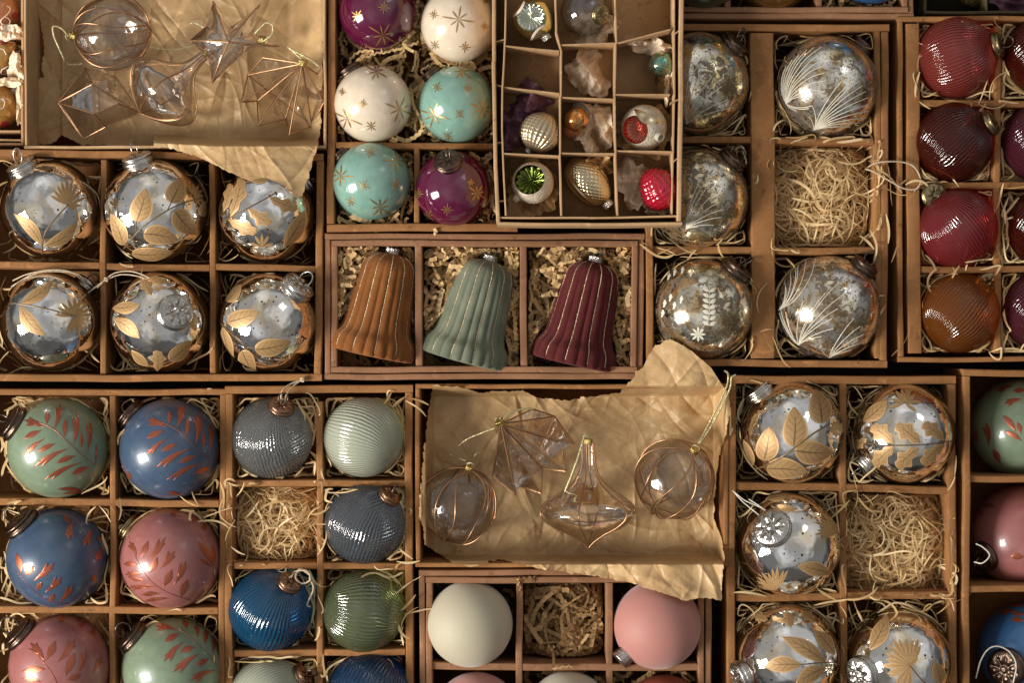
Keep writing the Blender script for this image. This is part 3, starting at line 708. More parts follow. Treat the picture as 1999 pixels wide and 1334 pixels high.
def fan_tips(cx, cy, r, a0, a1, n, jit=0.15):
    rg = random.Random(int(cx * 3 + cy)); return [(cx + r * rg.uniform(1 - jit, 1 + jit) * math.cos(math.radians(a0 + (a1 - a0) * i / (n - 1))), cy - r * rg.uniform(1 - jit, 1 + jit) * math.sin(math.radians(a0 + (a1 - a0) * i / (n - 1)))) for i in range(n)]

box('cardboard box of six silver gold-leaf baubles, below the paper-lined box at left', [(-140, 290), (631, 300), (628, 745), (-140, 745)], 14, dividers=[(201, 312, 201, 730, 12), (414, 320, 414, 730, 12), (-130, 516, 196, 519, 13), (207, 519, 408, 523, 13), (420, 521, 616, 524, 13)])
sil = 'silver baubles with gold leaves in the left box'
A_ = bauble(97, 408, 95, 'silver bauble with a gold palm leaf above two narrow leaves, top left of six', 'silver_gold', (45, 327, 31), 'cap_silver', sil)
dec(A_, cr4, [('fan', 348, 375, [(262, 325), (275, 295), (298, 275), (318, 252), (345, 240), (372, 245), (398, 262), (424, 290), (445, 330), (420, 375), (392, 400)], 17), ('stem', [(222, 628), (222, 580), (240, 510), (290, 440), (348, 375)], 2.6), ('lance', 222, 585, 80, 420, 62, 0.08), ('lance', 228, 585, 398, 462, 66, 0.10)])
B_ = bauble(303, 410, 101, 'large silver bauble with broad oval gold leaves, top middle compartment under the brown paper edge', 'silver_gold', (271, 316, 31), 'cap_silver', sil)
dec(B_, cr4, [('ovate', 714, 462, 762, 290, 112), ('ovate', 885, 362, 940, 235, 104), ('ovate', 750, 520, 925, 555, 104, -0.05), ('ovate', 905, 402, 1018, 525, 112), ('ovate', 650, 582, 585, 418, 78), ('ovate', 690, 625, 905, 615, 78), ('fan', 1000, 325, fan_tips(1000, 325, 60, -60, 120, 7), 16), ('stem', [(650, 600), (740, 495), (865, 405), (960, 360), (1050, 335)], 2.8), ('stem', [(714, 510), (714, 455)], 2.2), ('stem', [(870, 400), (895, 350)], 2.2), ('ovate', 1040, 430, 1075, 345, 60)])
C_ = bauble(520, 418, 94, 'silver bauble with lobed gold oak leaves half covered by the hanging paper corner', 'silver_gold', (606, 350, 26, True), 'cap_silver', sil)
dec(C_, cr4, [('oak', 1205, 440, 1265, 235, 95), ('oak', 1170, 410, 1205, 265, 70), ('oak', 1295, 395, 1410, 470, 95), ('oak', 1195, 450, 1340, 515, 95), ('oak', 1400, 335, 1545, 395, 95), ('lance', 1475, 590, 1585, 400, 84), ('stem', [(1170, 460), (1290, 395), (1380, 345), (1440, 310)], 2.6), ('fan', 1365, 590, fan_tips(1365, 590, 65, 20, 160, 5), 14), ('lance', 1300, 250, 1420, 215, 60)])
D_ = bauble(98, 627, 97, 'silver bauble, gold palm leaf at its right, twine draped above, bottom left of six', 'silver_gold', (170, 553, 26, True), 'cap_silver', sil)
dec(D_, cr4, [('lance', 112, 892, 278, 768, 66, 0.08), ('lance', 112, 900, 240, 1055, 74, 0.10), ('fan', 385, 955, fan_tips(385, 955, 95, -120, 175, 15), 17), ('stem', [(65, 890), (110, 892), (250, 918), (385, 955)], 2.6)])
E_ = bauble(312, 628, 97, 'silver bauble whose flower-embossed cap faces up, tied with a twine loop, bottom middle compartment', 'silver_gold', (340, 611, 35), 'cap_silver', sil)
dec(E_, cr4, [('lance', 592, 915, 735, 898, 64), ('lance', 600, 965, 735, 1070, 72, -0.05), ('oak', 790, 850, 745, 770, 80), ('oak', 820, 1240, 820, 1130, 100), ('ovate', 880, 1180, 990, 1080, 80), ('ovate', 985, 930, 1015, 1030, 60), ('lance', 690, 1130, 780, 1215, 50)])
F_ = bauble(525, 629, 96, 'silver bauble with pointed oval gold leaves and cap at upper right, bottom right compartment', 'silver_gold', (579, 564, 33), 'cap_silver', sil)
dec(F_, cr4, [('ovate', 1190, 985, 1352, 930, 92), ('ovate', 1330, 1125, 1515, 1085, 94), ('lance', 1165, 1010, 1218, 1178, 66), ('ovate', 1265, 1130, 1330, 1250, 84), ('stem', [(1160, 995), (1270, 1100), (1350, 1170), (1430, 1195)], 2.8), ('stem', [(1290, 1115), (1340, 1118)], 2.2), ('ovate', 1185, 880, 1260, 790, 60)])
# twine loop between two ornaments of this box
def string(label, paths, r, mat='twine', name='twine_loop', closed=False, parent=None, knot=None):
    mb = MB(); c = P(*paths[0][0][:2], paths[0][0][2])
    for pth in paths: mb.tube(smooth_path([P(x, y, z) for x, y, z in pth], 9), r, 6)
    if knot:
        k = P(*knot); th = np.linspace(0, 4.5 * np.pi, 40); mb.tube(np.stack([k[0] + 3.2 * np.cos(th), k[1] + 3.2 * np.sin(th * 0.9), k[2] + 2.5 * np.sin(th * 1.3)], -1), r, 6)
    o = mb.build(name, MAT[mat], parent, c if parent is None else np.array(parent.location) / U)
    if label: tag(o, label, 'string')
    return o
string(None, [[(345, 604, 212), (322, 575, 215), (285, 545, 200), (240, 536, 190), (207, 547, 188), (185, 562, 186), (172, 572, 180)], [(352, 602, 212), (335, 575, 220), (300, 548, 205), (262, 531, 192), (228, 532, 190), (207, 545, 190), (190, 562, 188)]], 1.5, parent=E_.root, name='hanging_twine', knot=(207, 546, 190))
string(None, [[(170, 556, 175), (140, 532, 190), (100, 527, 192), (55, 535, 188), (25, 548, 170)], [(170, 556, 175), (150, 535, 190), (95, 530, 190), (60, 538, 188), (22, 560, 165)]], 1.4, parent=D_.root, name='hanging_twine')
cellfill('leftbox', 'pale wood wool tucked round the six silver leaf baubles at left', [(-20, 306, 193, 509, A_), (208, 312, 407, 512, B_), (421, 318, 614, 514, C_), (-20, 528, 193, 728, D_), (208, 530, 407, 728, E_), (421, 531, 612, 728, F_)], n=55, length=120, w=3.4, zr=(25, 150))

# ================================================================== BOTTOM LEFT COPPER SPRIG BOX
box('cardboard box of pearl baubles painted with copper sprigs, bottom left corner of the picture', [(-150, 760), (441, 760), (437, 1700), (-150, 1700)], 12, dividers=[(219, 774, 219, 1690, 12), (-140, 979, 426, 985, 14), (-140, 1192, 424, 1194, 14), (-140, 1410, 424, 1410, 14)])
wall_extra = None
cop = 'pearl baubles with copper sprigs in the bottom left box'
def sprig(b, cr, stemp, lv, sc=2.2455):
    if stemp: part(b, 'painted_stem', 'leaf_copper', lambda mb: stem(mb, b, [cr(*p) for p in stemp], 1.3, 1.002))
    for it in lv:
        x0, y0, x1, y1, w = it[:5]
        part(b, 'painted_leaf', 'leaf_copper', lambda mb: (fork if len(it) > 5 else (lambda m, bb, p, q, ww: leaf(m, bb, p, q, ww, 'copper', 0.03, 12, 3)))(mb, b, cr(x0, y0), cr(x1, y1), w * 0.95 / sc))
def sh(l, dx, dy=0): return [(a + dx, b + dy, c + dx, d + dy, *r) for a, b, c, d, *r in l]
SP = [(195, 215, 112, 182, 42, 1), (185, 228, 112, 262, 26), (200, 262, 108, 335, 26, 1), (242, 285, 172, 318, 24), (300, 305, 150, 388, 32, 1), (325, 338, 247, 368, 25), (386, 385, 310, 418, 26), (350, 368, 196, 440, 28, 1), (411, 372, 415, 290, 15), (206, 200, 208, 143, 22), (238, 222, 264, 108, 38, 1), (280, 258, 283, 176, 22), (318, 292, 332, 148, 36, 1), (350, 310, 350, 236, 17), (374, 332, 388, 178, 30, 1)]
SPB = [(360, 488, 250, 480, 18), (375, 495, 270, 503, 14)]
ST = [(412, 378), (350, 330), (290, 275), (235, 222), (165, 190)]
g1 = bauble(114, 875, 98, 'sage green pearl bauble with a copper sprig, top left of the bottom left box', 'sage', (22, 822, 36), 'cap_bronze', cop)
sprig(g1, cr7, ST, SP + SPB)
b1 = bauble(332, 877, 98, 'slate blue pearl bauble with a full copper sprig, top row beside the grey glass bauble', 'slate_blue', (258, 812, 36, True), 'cap_bronze', cop)
sprig(b1, cr7, [(x + 535, y) for x, y in ST], sh(SP, 535) + [(730, 490, 790, 505, 18), (560, 400, 580, 440, 22), (530, 380, 545, 405, 18)])
b2 = bauble(112, 1090, 98, 'slate blue pearl bauble with scattered copper leaves, middle row at the left edge', 'slate_blue', (45, 1022, 37), 'cap_bronze', cop)
sprig(b2, cr7, [(68, 828), (130, 900), (200, 960), (300, 988)], [(100, 852, 80, 762, 30), (113, 860, 152, 818, 28), (150, 882, 238, 806, 40, 1), (160, 922, 187, 888, 26), (200, 932, 268, 868, 38, 1), (215, 977, 237, 938, 24), (258, 977, 317, 903, 38, 1), (300, 640, 278, 600, 22), (318, 620, 296, 712, 38, 1), (405, 660, 362, 742, 38, 1), (448, 738, 415, 805, 34, 1), (412, 862, 398, 892, 24), (435, 690, 428, 720, 20)])
p1 = bauble(334, 1091, 98, 'dusty rose pearl bauble with copper sprig, middle row beside the empty nest', 'rose', (252, 1030, 32, True), 'cap_brass', cop)
PSP = [(605, 780, 572, 712, 28, 1), (622, 780, 652, 712, 26), (648, 800, 724, 698, 38, 1), (655, 852, 692, 783, 28), (702, 832, 762, 757, 40, 1), (716, 912, 752, 836, 32), (760, 902, 812, 797, 38, 1), (788, 955, 817, 880, 34), (608, 812, 548, 808, 26), (630, 852, 552, 855, 28, 1), (637, 884, 573, 868, 20), (690, 908, 558, 913, 26, 1), (702, 938, 623, 942, 22), (742, 958, 630, 972, 18), (930, 822, 866, 718, 30), (928, 825, 926, 735, 22), (925, 828, 870, 790, 20)]
PTP = [(782, 578, 748, 606, 28, 1), (862, 590, 818, 602, 24), (882, 602, 826, 632, 28, 1), (912, 622, 883, 672, 28, 1), (952, 640, 938, 692, 30, 1), (900, 590, 860, 575, 24), (940, 600, 900, 640, 28, 1)]
sprig(p1, cr7, [(835, 972), (730, 930), (655, 872), (605, 790), (585, 725)], PSP + PTP)
p2 = bauble(118, 1300, 99, 'dusty rose pearl bauble with upright copper sprig, lowest row at the left edge', 'rose', (43, 1237, 37), 'cap_bronze', cop)
sprig(p2, cr7, [(260, 1380), (240, 1310), (195, 1245), (150, 1190)], [(198, 1238, 138, 1158, 44, 1), (205, 1235, 242, 1153, 32), (250, 1245, 328, 1148, 44, 1), (205, 1272, 103, 1278, 34), (282, 1305, 322, 1203, 36), (335, 1295, 372, 1198, 38, 1), (185, 1325, 105, 1308, 26), (395, 1300, 442, 1225, 34, 1), (290, 1320, 350, 1300, 28)] + sh([q for q in PTP], -490, 470 - 5))
g2 = bauble(338, 1305, 98, 'sage green pearl bauble with leaning copper sprig, lowest row beside the glass baubles', 'sage', (256, 1240, 34), 'cap_bronze', cop)
sprig(g2, cr7, [(960, 1310), (930, 1240), (850, 1155), (775, 1098)], [(772, 1108, 678, 1085, 40, 1), (787, 1122, 723, 1157, 28), (802, 1160, 718, 1243, 38, 1), (852, 1182, 788, 1202, 28), (872, 1212, 757, 1288, 40, 1), (912, 1232, 858, 1262, 28), (942, 1282, 828, 1324, 40, 1), (822, 1102, 800, 1058, 26), (862, 1142, 860, 1078, 28, 1), (892, 1172, 902, 1098, 22), (925, 1210, 938, 1130, 28, 1)])
cellfill('sprigbox', 'pale wood wool packed round the copper sprig baubles', [(-10, 776, 211, 970, g1), (227, 776, 426, 972, b1), (-10, 992, 211, 1184, b2), (227, 994, 424, 1186, p1), (-10, 1204, 211, 1400, p2), (227, 1204, 424, 1400, g2)], n=130, length=110, w=4.2, zr=(40, 165), spill=0.03)

# ================================================================== RIBBED GLASS BOX (lower left middle)
box('cardboard box of grey, blue and green ribbed glass baubles with one empty cell', [(439, 755), (806, 752), (806, 1760), (439, 1760)], 15, dividers=[(624, 785, 624, 1750, 13), (456, 945, 790, 944, 13), (456, 1106, 790, 1108, 13), (456, 1279, 790, 1274, 13), (456, 1440, 790, 1440, 13)])
wob = 'ribbed glass baubles in the blue and grey box'
hgy = bauble(531, 856, 79, 'clear grey hammered glass bauble with dark cap, top left of the ribbed glass box', 'g_grey', (549, 797, 25), 'cap_copper', wob, ringmat='wire_dark')
pal = bauble(710, 854, 78, 'milky pale green ribbed bauble without visible cap, top right of the ribbed glass box', 'g_pale', (655, 815, 20, True), 'cap_bronze', wob, ring=False)
slt = bauble(712, 1023, 79, 'slate grey ribbed glass bauble with cap at upper right beside the empty nest', 'g_slate', (758, 971, 24), 'cap_copper', wob)
blu = bauble(527, 1191, 81, 'bright blue ribbed glass bauble with copper cap below the empty nest', 'g_blue', (563, 1142, 24), 'cap_copper', wob)
grn = bauble(710, 1194, 80, 'olive green ribbed glass bauble right of the bright blue one', 'g_green', (790, 1215, 22, True), 'cap_copper', wob, ring=False)
grn.root.children[0].rotation_quaternion = frame_quat(grn.dirv(765, 1210))
pl2 = bauble(527, 1366, 81, 'milky pale green ribbed bauble cut by the bottom edge, dark cap at its right', 'g_pale', (590, 1325, 27), 'cap_copper', wob)
nvy = bauble(722, 1358, 84, 'navy ribbed glass bauble cut by the bottom edge of the picture', 'g_navy', (775, 1293, 22, True), 'cap_copper', wob)
string(None, [[(556, 788, 205), (560, 770, 200), (575, 752, 186), (592, 740, 186)], [(548, 786, 205), (552, 762, 200), (572, 748, 188), (596, 742, 188)]], 1.8, parent=hgy.root, name='hanging_twine', knot=(590, 742, 188))
string(None, [[(565, 1135, 200), (575, 1118, 214), (598, 1115, 216), (606, 1132, 208), (590, 1140, 205), (577, 1128, 210), (586, 1112, 214), (604, 1122, 208)], [(604, 1128, 205), (612, 1150, 200), (600, 1180, 190), (606, 1186, 190)]], 2.0, parent=blu.root, name='hanging_twine')
cellfill('glassbox', 'pale wood wool tucked round the grey, blue and green ribbed baubles', [(456, 776, 616, 936, hgy), (632, 776, 790, 936, pal), (632, 952, 790, 1098, slt), (456, 1115, 616, 1270, blu), (632, 1116, 790, 1266, grn), (456, 1288, 616, 1430, pl2), (632, 1284, 790, 1430, nvy)], n=75, length=130, w=3.6, zr=(60, 172), spill=0.12)
def nest(label, rect, n=420, seed=3, w=4.3, name='wood_wool'):
    return filling(label, [dict(rect=rect, n=n, length=250, w=w, zr=(15, 150), seed=seed, curl=0.011, spill=0.05, dome=70, zcap=182),
                           dict(rect=rect, n=int(n * 0.35), length=150, w=w * 0.7, zr=(90, 170), seed=seed + 1, curl=0.018, spill=0.3, dome=60, zcap=192)], name=name)
nest('empty nest of wood wool between the grey and bright blue glass baubles', (455, 952, 617, 1100), 600, 11, 4.3)

# ================================================================== RIGHT SILVER LEAF BOX
box('cardboard box of silver baubles with gold leaves and one empty cell, lower right', [(1421, 733), (1866, 735), (1870, 1760), (1419, 1760)], 16, dividers=[(1647, 750, 1647, 1750, 14), (1438, 949, 1855, 959, 15), (1438, 1168, 1855, 1164, 15), (1438, 1390, 1855, 1390, 15)])
sr = 'silver baubles with gold leaves in the right box'
G_ = bauble(1546, 844, 101, 'silver bauble with broad oval gold leaves on a stem, right of the gold ribbon', 'silver_gold', (1483, 766, 32), 'cap_silver', sr)
dec(G_, cr3, [('ovate', 195, 420, 218, 282, 92), ('ovate', 313, 362, 315, 202, 100), ('ovate', 318, 376, 472, 382, 100), ('ovate', 205, 450, 372, 462, 90, -0.03), ('ovate', 425, 268, 402, 128, 94), ('fan', 488, 287, fan_tips(488, 287, 34, -150, 200, 13), 12), ('ovate', 145, 445, 112, 335, 40), ('stem', [(150, 462), (250, 415), (320, 365), (390, 310), (455, 270)], 3.4)], sc=2.1)
H_ = bauble(1765, 846, 99, 'silver bauble with paired oak leaves along a level stem, cap at lower left', 'silver_gold', (1684, 915, 26), 'cap_silver', sr)
dec(H_, cr3, [('oak', 728, 350, 638, 280, 92), ('oak', 832, 348, 735, 275, 95), ('oak', 925, 335, 842, 268, 85), ('oak', 728, 360, 648, 440, 88), ('oak', 825, 365, 740, 448, 92), ('oak', 925, 350, 838, 432, 80), ('lance', 605, 262, 702, 175, 62), ('stem', [(565, 345), (700, 356), (830, 354), (955, 338)], 2.6), ('fan', 770, 185, fan_tips(770, 185, 60, -30, 200, 8), 14), ('oak', 620, 330, 572, 370, 55)], sc=2.1)
I_ = bauble(1540, 1063, 102, 'silver bauble with flower-embossed cap facing up and a looped twine, left of the straw nest', 'silver_gold', (1510, 1034, 37), 'cap_silver', sr)
dec(I_, cr3, [('fan', 505, 705, fan_tips(505, 705, 100, 135, 200, 8), 14), ('lance', 462, 882, 328, 850, 60), ('fan', 245, 950, fan_tips(245, 950, 90, 60, 170, 9), 13), ('lance', 200, 580, 300, 560, 40)], sc=2.1)
J_ = bauble(1536, 1281, 103, 'silver bauble with long gold leaves at the bottom edge, left of the spiky one', 'silver_gold', (1450, 1322, 32), 'cap_silver', sr)
dec(J_, cr3, [('lance', 440, 1247, 265, 1148, 66), ('lance', 345, 1258, 192, 1268, 66), ('lance', 440, 1265, 320, 1335, 66), ('lance', 478, 1215, 393, 1118, 60), ('oak', 300, 1110, 285, 1050, 70), ('oak', 210, 1080, 160, 1070, 60), ('oak', 400, 1085, 350, 1050, 60), ('stem', [(470, 1245), (400, 1250), (340, 1257)], 2.6), ('stem', [(440, 1250), (425, 1225)], 2.4)], sc=2.1)
K_ = bauble(1756, 1291, 102, 'silver bauble with a spiky gold palm leaf in its middle, at the bottom edge', 'silver_gold', (1687, 1318, 36), 'cap_silver', sr)
dec(K_, cr3, [('fan', 790, 1262, fan_tips(780, 1245, 100, 60, 275, 14) + [(832, 1180), (820, 1225)], 20), ('lance', 632, 1205, 702, 1060, 68), ('lance', 912, 1335, 885, 1240, 56), ('stem', [(790, 1262), (830, 1310), (860, 1340)], 3.0)], sc=2.1)
string(None, [[(1505, 1028, 222), (1480, 1005, 205), (1450, 980, 192), (1430, 958, 190)], [(1512, 1030, 222), (1495, 998, 208), (1455, 978, 195), (1432, 960, 190)], [(1532, 1020, 215), (1500, 1000, 208), (1462, 975, 196)]], 1.3, 'white_twine', parent=I_.root, name='hanging_twine')
cellfill('rightsilver', 'wood wool tucked round the silver leaf baubles at lower right', [(1438, 752, 1638, 942, G_), (1656, 752, 1853, 946, H_), (1438, 960, 1638, 1160, I_), (1438, 1178, 1638, 1380, J_), (1656, 1176, 1853, 1380, K_)], n=95, length=150, w=3.4, zr=(50, 172), spill=0.10)
nest('empty nest of wood wool right of the bauble with the upturned cap', (1656, 970, 1852, 1158), 760, 21, 4.3)

# ================================================================== FAR RIGHT PEARL BOX
box('cardboard box of large pearl baubles cut by the right edge of the picture', [(1881, 722), (2330, 722), (2330, 1760), (1881, 1760)], 13, dividers=[(1893, 937, 2320, 937, 13), (1893, 1152, 2320, 1150, 13), (1893, 1375, 2320, 1375, 13), (2100, 735, 2100, 1750, 12)], z1=ZR + 10, rimz=ZR + 10)
fr = 'pearl baubles cut by the right edge'
g3 = bauble(1992, 836, 97, 'mint green pearl bauble with copper leaves at the right edge', 'sage', (2060, 800, 30, True), 'cap_bronze', fr, top=175)
sprig(g3, cr3, None, [(1222, 115, 1148, 140, 24, 1), (1262, 138, 1218, 135, 22), (1252, 170, 1182, 190, 32, 1), (1228, 300, 1178, 236, 26), (1252, 337, 1186, 298, 22), (1247, 312, 1233, 262, 22), (1120, 362, 1110, 265, 36, 1), (1166, 432, 1138, 372, 28), (1075, 290, 1060, 350, 34, 1)], 2.1)
p3 = bauble(1996, 1047, 101, 'rose pearl bauble with dark embossed cap at its lower left, right edge of the picture', 'rose', (1926, 1088, 31), 'cap_bronze', fr, top=175)
sprig(p3, cr3, None, [(1182, 560, 1115, 533, 30, 1), (1250, 522, 1155, 522, 26), (1130, 580, 1075, 570, 28), (1155, 620, 1085, 605, 30, 1), (1105, 645, 1055, 635, 28), (1262, 815, 1208, 813, 28), (1070, 690, 1040, 640, 30, 1), (1200, 540, 1175, 520, 22)], 2.1)
b3 = bauble(2006, 1272, 98, 'strong blue pearl bauble with dark round cap and twine, lower right corner', 'deep_blue', (1968, 1304, 38), 'cap_bronze', fr, top=178, ring=False)
sprig(b3, cr3, None, [(1235, 1048, 1155, 1048, 34, 1), (1262, 1022, 1190, 1012, 28), (1262, 1082, 1208, 1080, 24), (1262, 1055, 1215, 1060, 20)], 2.1)
string(None, [[(1905, 1325, 170), (1915, 1290, 178), (1930, 1268, 182), (1950, 1263, 184), (1972, 1275, 186), (1984, 1300, 190), (1978, 1334, 190)]], 1.5, 'white_twine', parent=b3.root, name='hanging_twine')
string(None, [[(1905, 1062, 190), (1920, 1070, 196), (1932, 1085, 200), (1918, 1100, 196), (1902, 1098, 185)]], 1.4, 'white_twine', parent=p3.root, name='hanging_twine')

# ================================================================== GREEN-RED BOX: red ribbed glass
box('cardboard box of red and amber ribbed glass baubles, upper right', [(1752, 32), (2330, 28), (2330, 702), (1754, 708)], 10, dividers=[(1781, 46, 1787, 690, 26, 1), (1949, 50, 1949, 690, 13), (1795, 200, 2320, 204, 13), (1795, 361, 2320, 362, 13), (1798, 526, 2320, 523, 13), (2130, 50, 2130, 690, 13)])
rg_ = 'red and amber ribbed glass baubles'
r1 = bauble(1867, 112, 79, 'light ruby ribbed glass bauble with dark cap at its right, topmost in the red box', 'g_red', (1944, 90, 26), 'cap_brass', rg_)
r2 = bauble(1861, 278, 78, 'very dark wine ribbed glass bauble, second from the top in the red box', 'g_wine', (1935, 240, 26), 'cap_brass', rg_, ring=False)
r3 = bauble(1868, 446, 79, 'rose red ribbed glass bauble with cap at its upper left, third in the red box', 'g_rose', (1827, 384, 25), 'cap_brass', rg_)
r3.root.children[0].rotation_quaternion = frame_quat(r3.dirv(1905, 445))
r4 = bauble(1873, 611, 78, 'amber brown ribbed glass bauble, lowest in the left column of the red box', 'g_amber', (1926, 556, 26, True), 'cap_brass', rg_)
r4.root.children[0].rotation_quaternion = frame_quat(r4.dirv(1890, 645))
r5 = bauble(2036, 110, 79, 'dark ruby bauble cut by the right edge beside the light ruby one', 'g_wine', (2100, 80, 24), 'cap_brass', rg_)
r6 = bauble(2035, 277, 79, 'purple wine bauble cut by the right edge, second row', 'g_purple', (2100, 240, 24), 'cap_brass', rg_)
r7 = bauble(2044, 445, 79, 'dark wine bauble cut by the right edge, third row', 'g_wine', (2100, 400, 24), 'cap_brass', rg_)
r8 = bauble(2036, 607, 79, 'violet ribbed bauble cut by the right edge, lowest row of the red box', 'g_purple', (2100, 560, 24), 'cap_brass', rg_)
cellfill('redbox', 'pale wood wool tucked round the red and amber glass baubles', [(1797, 44, 1941, 192, r1), (1957, 44, 2040, 192, r5), (1797, 210, 1941, 353, r2), (1957, 210, 2040, 353, r6), (1797, 370, 1941, 516, r3), (1957, 370, 2040, 516, r7), (1797, 532, 1941, 690, r4), (1957, 532, 2040, 690, r8)], n=75, length=150, w=3.8, zr=(40, 175), spill=0.12)

# ================================================================== ANTIQUED MERCURY BOX
box('cardboard box of antiqued silver baubles and one empty cell, right of the bells', [(1258, 44), (1736, 48), (1732, 718), (1262, 716)], 14, dividers=[(1488, 64, 1491, 700, 46, 1), (1272, 272, 1705, 275, 13), (1272, 488, 1708, 489, 14), (1713, 60, 1716, 700, 12, 2)])
aq = 'antiqued silver baubles with etched fans'
l1 = bauble(1362, 163, 101, 'antiqued gold-edged bauble half hidden by the old tan box, top left of its box', 'antique_gold', (1434, 88, 30), 'cap_bronze', aq)
l2 = bauble(1615, 169, 99, 'antiqued silver bauble with two frosted fans, beside the wide kraft divider above the nest', 'antique', (1694, 78, 28, True), 'cap_bronze', aq)
l3 = bauble(1362, 387, 99, 'antiqued gold bauble with long etched strokes beside the old tan box corner', 'antique_gold', (1437, 305, 30), 'cap_bronze', aq)
l4 = bauble(1374, 604, 98, 'worn gold and silver bauble with an etched star and fern above the paper corner', 'antique_worn', (1436, 528, 33), 'cap_bronze', aq)
l5 = bauble(1619, 600, 102, 'antiqued silver bauble with a frosted fan of strokes, below the empty nest', 'antique', (1687, 519, 29), 'cap_bronze', aq)
def strokes(b, cr, root, tips, w=1.5, bow=0.12):
    for (x, y) in tips:
        r0 = np.array(cr(*root)); t0 = np.array(cr(x, y)); d = t0 - r0; pn = np.array((d[1], -d[0]))
        part(b, 'etched_stroke', 'etch_white', lambda mb: stem(mb, b, [r0, r0 + d * 0.3 + pn * bow, r0 + d * 0.7 + pn * bow * 0.9, t0], w, 1.003))
strokes(l2, crA, (765, 535), [(765, 340), (795, 310), (830, 285), (870, 262), (905, 250), (945, 248), (985, 262), (985, 300), (965, 340), (960, 380), (970, 420), (940, 470), (905, 500)], 1.7)
strokes(l2, crA, (905, 672), [(1110, 418), (1135, 425), (1150, 450), (1165, 480), (1180, 510), (1185, 545), (1185, 580), (1170, 615), (1140, 640), (1090, 660), (1050, 420)], 1.8, 0.05)
strokes(l2, crA, (765, 535), [(820, 570), (880, 560), (900, 545)], 1.7, -0.1); strokes(l2, crA, (905, 672), [(880, 600), (900, 550), (915, 600)], 1.7, -0.1)
strokes(l5, crB, (842, 535), [(750, 340), (790, 400), (745, 370), (860, 350), (870, 310), (980, 270), (1050, 215), (1075, 275), (1040, 350), (1010, 400), (1020, 450), (960, 490), (780, 365)], 1.7, 0.06)
strokes(l5, crB, (740, 360), [(770, 200), (800, 150), (840, 120), (880, 100), (930, 95), (830, 140), (780, 240)], 1.5, -0.12)
strokes(l5, crB, (1000, 600), [(1120, 400), (1150, 440), (1170, 480), (1180, 520), (1020, 540), (960, 560), (1110, 560)], 1.6, 0.05)
strokes(l3, crA, (240, 1190), [(320, 930), (380, 940), (410, 990), (415, 1050), (430, 1090), (420, 1130), (380, 1170), (300, 1180), (300, 1010), (330, 960)], 1.8, 0.06)
strokes(l1, crA, (240, 640), [(330, 350), (370, 400), (420, 450), (300, 330), (450, 520), (480, 560), (270, 350)], 1.4, 0.05)
part(l4, 'etched_star', 'etch_white', lambda mb: rays(mb, l4, crB(325, 478), fan_tips(*crB(325, 478), 15, 0, 315, 8, 0.05), 4.4))
part(l4, 'etched_stem', 'etch_white', lambda mb: stem(mb, l4, [crB(335, 460), crB(375, 400), crB(382, 320), crB(380, 235)], 1.1))
for i in range(7):
    y = 250 + i * 28
    for sg in (-1, 1): part(l4, 'etched_leaf', 'etch_white', lambda mb: leaf(mb, l4, crB(380, y + 15), crB(380 + sg * 34, y - 4), 7.5, 'lance', 0.05, 8, 3))
for (x, y) in [(180, 290), (150, 320), (200, 330), (140, 370), (235, 300), (170, 180), (200, 160), (240, 150), (285, 165)]:
    part(l4, 'etched_leaf', 'etch_white', lambda mb: leaf(mb, l4, crB(x, y + 26), crB(x + 8, y - 16), 9, 'oak', 0.05, 10, 3))
cellfill('antiquebox', 'dry wood wool tucked round the antiqued silver and gold baubles', [(1276, 60, 1462, 264, l1), (1514, 62, 1706, 266, l2), (1276, 280, 1462, 478, l3), (1276, 498, 1462, 702, l4), (1514, 498, 1706, 700, l5)], n=70, length=160, w=3.4, zr=(40, 172), spill=0.2)
nest('large empty nest of pale wood wool right of the wide kraft divider', (1514, 282, 1706, 480), 820, 31, 4.4)
string('loose twine loop spilling from the empty nest onto the wide rim of the red box', [[(1700, 322, 184), (1722, 316, 190), (1760, 316, 186), (1785, 326, 186), (1797, 350, 188), (1790, 368, 186), (1765, 368, 184), (1735, 352, 188), (1705, 335, 186), (1690, 330, 180)]], 1.7, 'twine')

# ================================================================== STAR BAUBLE BOX
box('cardboard box of enamel baubles with gold stars, above the bell box', [(641, -200), (1010, -200), (1010, 452), (638, 452)], 15, dividers=[(813, 284, 813, 440, 11), (655, 284, 990, 284, 12), (813, -190, 813, -60, 11), (655, -70, 990, -70, 12)])
box_s = 'enamel baubles with gold stars'
def stars(b, lst, cr=cr2):
    for i, (x, y, R) in enumerate(lst):
        rg = random.Random(x + y); a0 = rg.uniform(0, 45); cx, cyy = cr(x, y); k = R / 2.776
        big = R > 45; tips = []
        for j in range(8):
            a = math.radians(a0 + 45 * j); L = k * (0.72 if j % 2 else 0.95)
            if big and j % 4 == 0: L = k * 1.15
            tips.append((cx + L * math.cos(a), cyy + L * math.sin(a)))
        part(b, 'gold_star', 'star_gold', lambda mb: rays(mb, b, (cx, cyy), tips, 2.8 if big else 1.8, n=6))
s1 = bauble(737, 23, 75, 'plum enamel bauble with gold stars cut by the top edge', 'plum', (745, -45, 26), 'cap_bronze', box_s)
stars(s1, [(190, 85, 40), (330, 40, 38), (325, 185, 78)])
s2 = bauble(896, 47, 75, 'cream enamel bauble with a long gold star, top row beside the old tan box', 'cream', (842, -8, 22, True), 'cap_bronze', box_s)
stars(s2, [(605, 80, 30), (735, 105, 78), (875, 140, 28), (610, 240, 32), (770, 250, 35), (880, 5, 24)])
s3 = bauble(728, 203, 76, 'cream enamel bauble with gold stars, middle row beside the paper-lined box', 'cream', (680, 132, 25, True), 'cap_bronze', box_s)
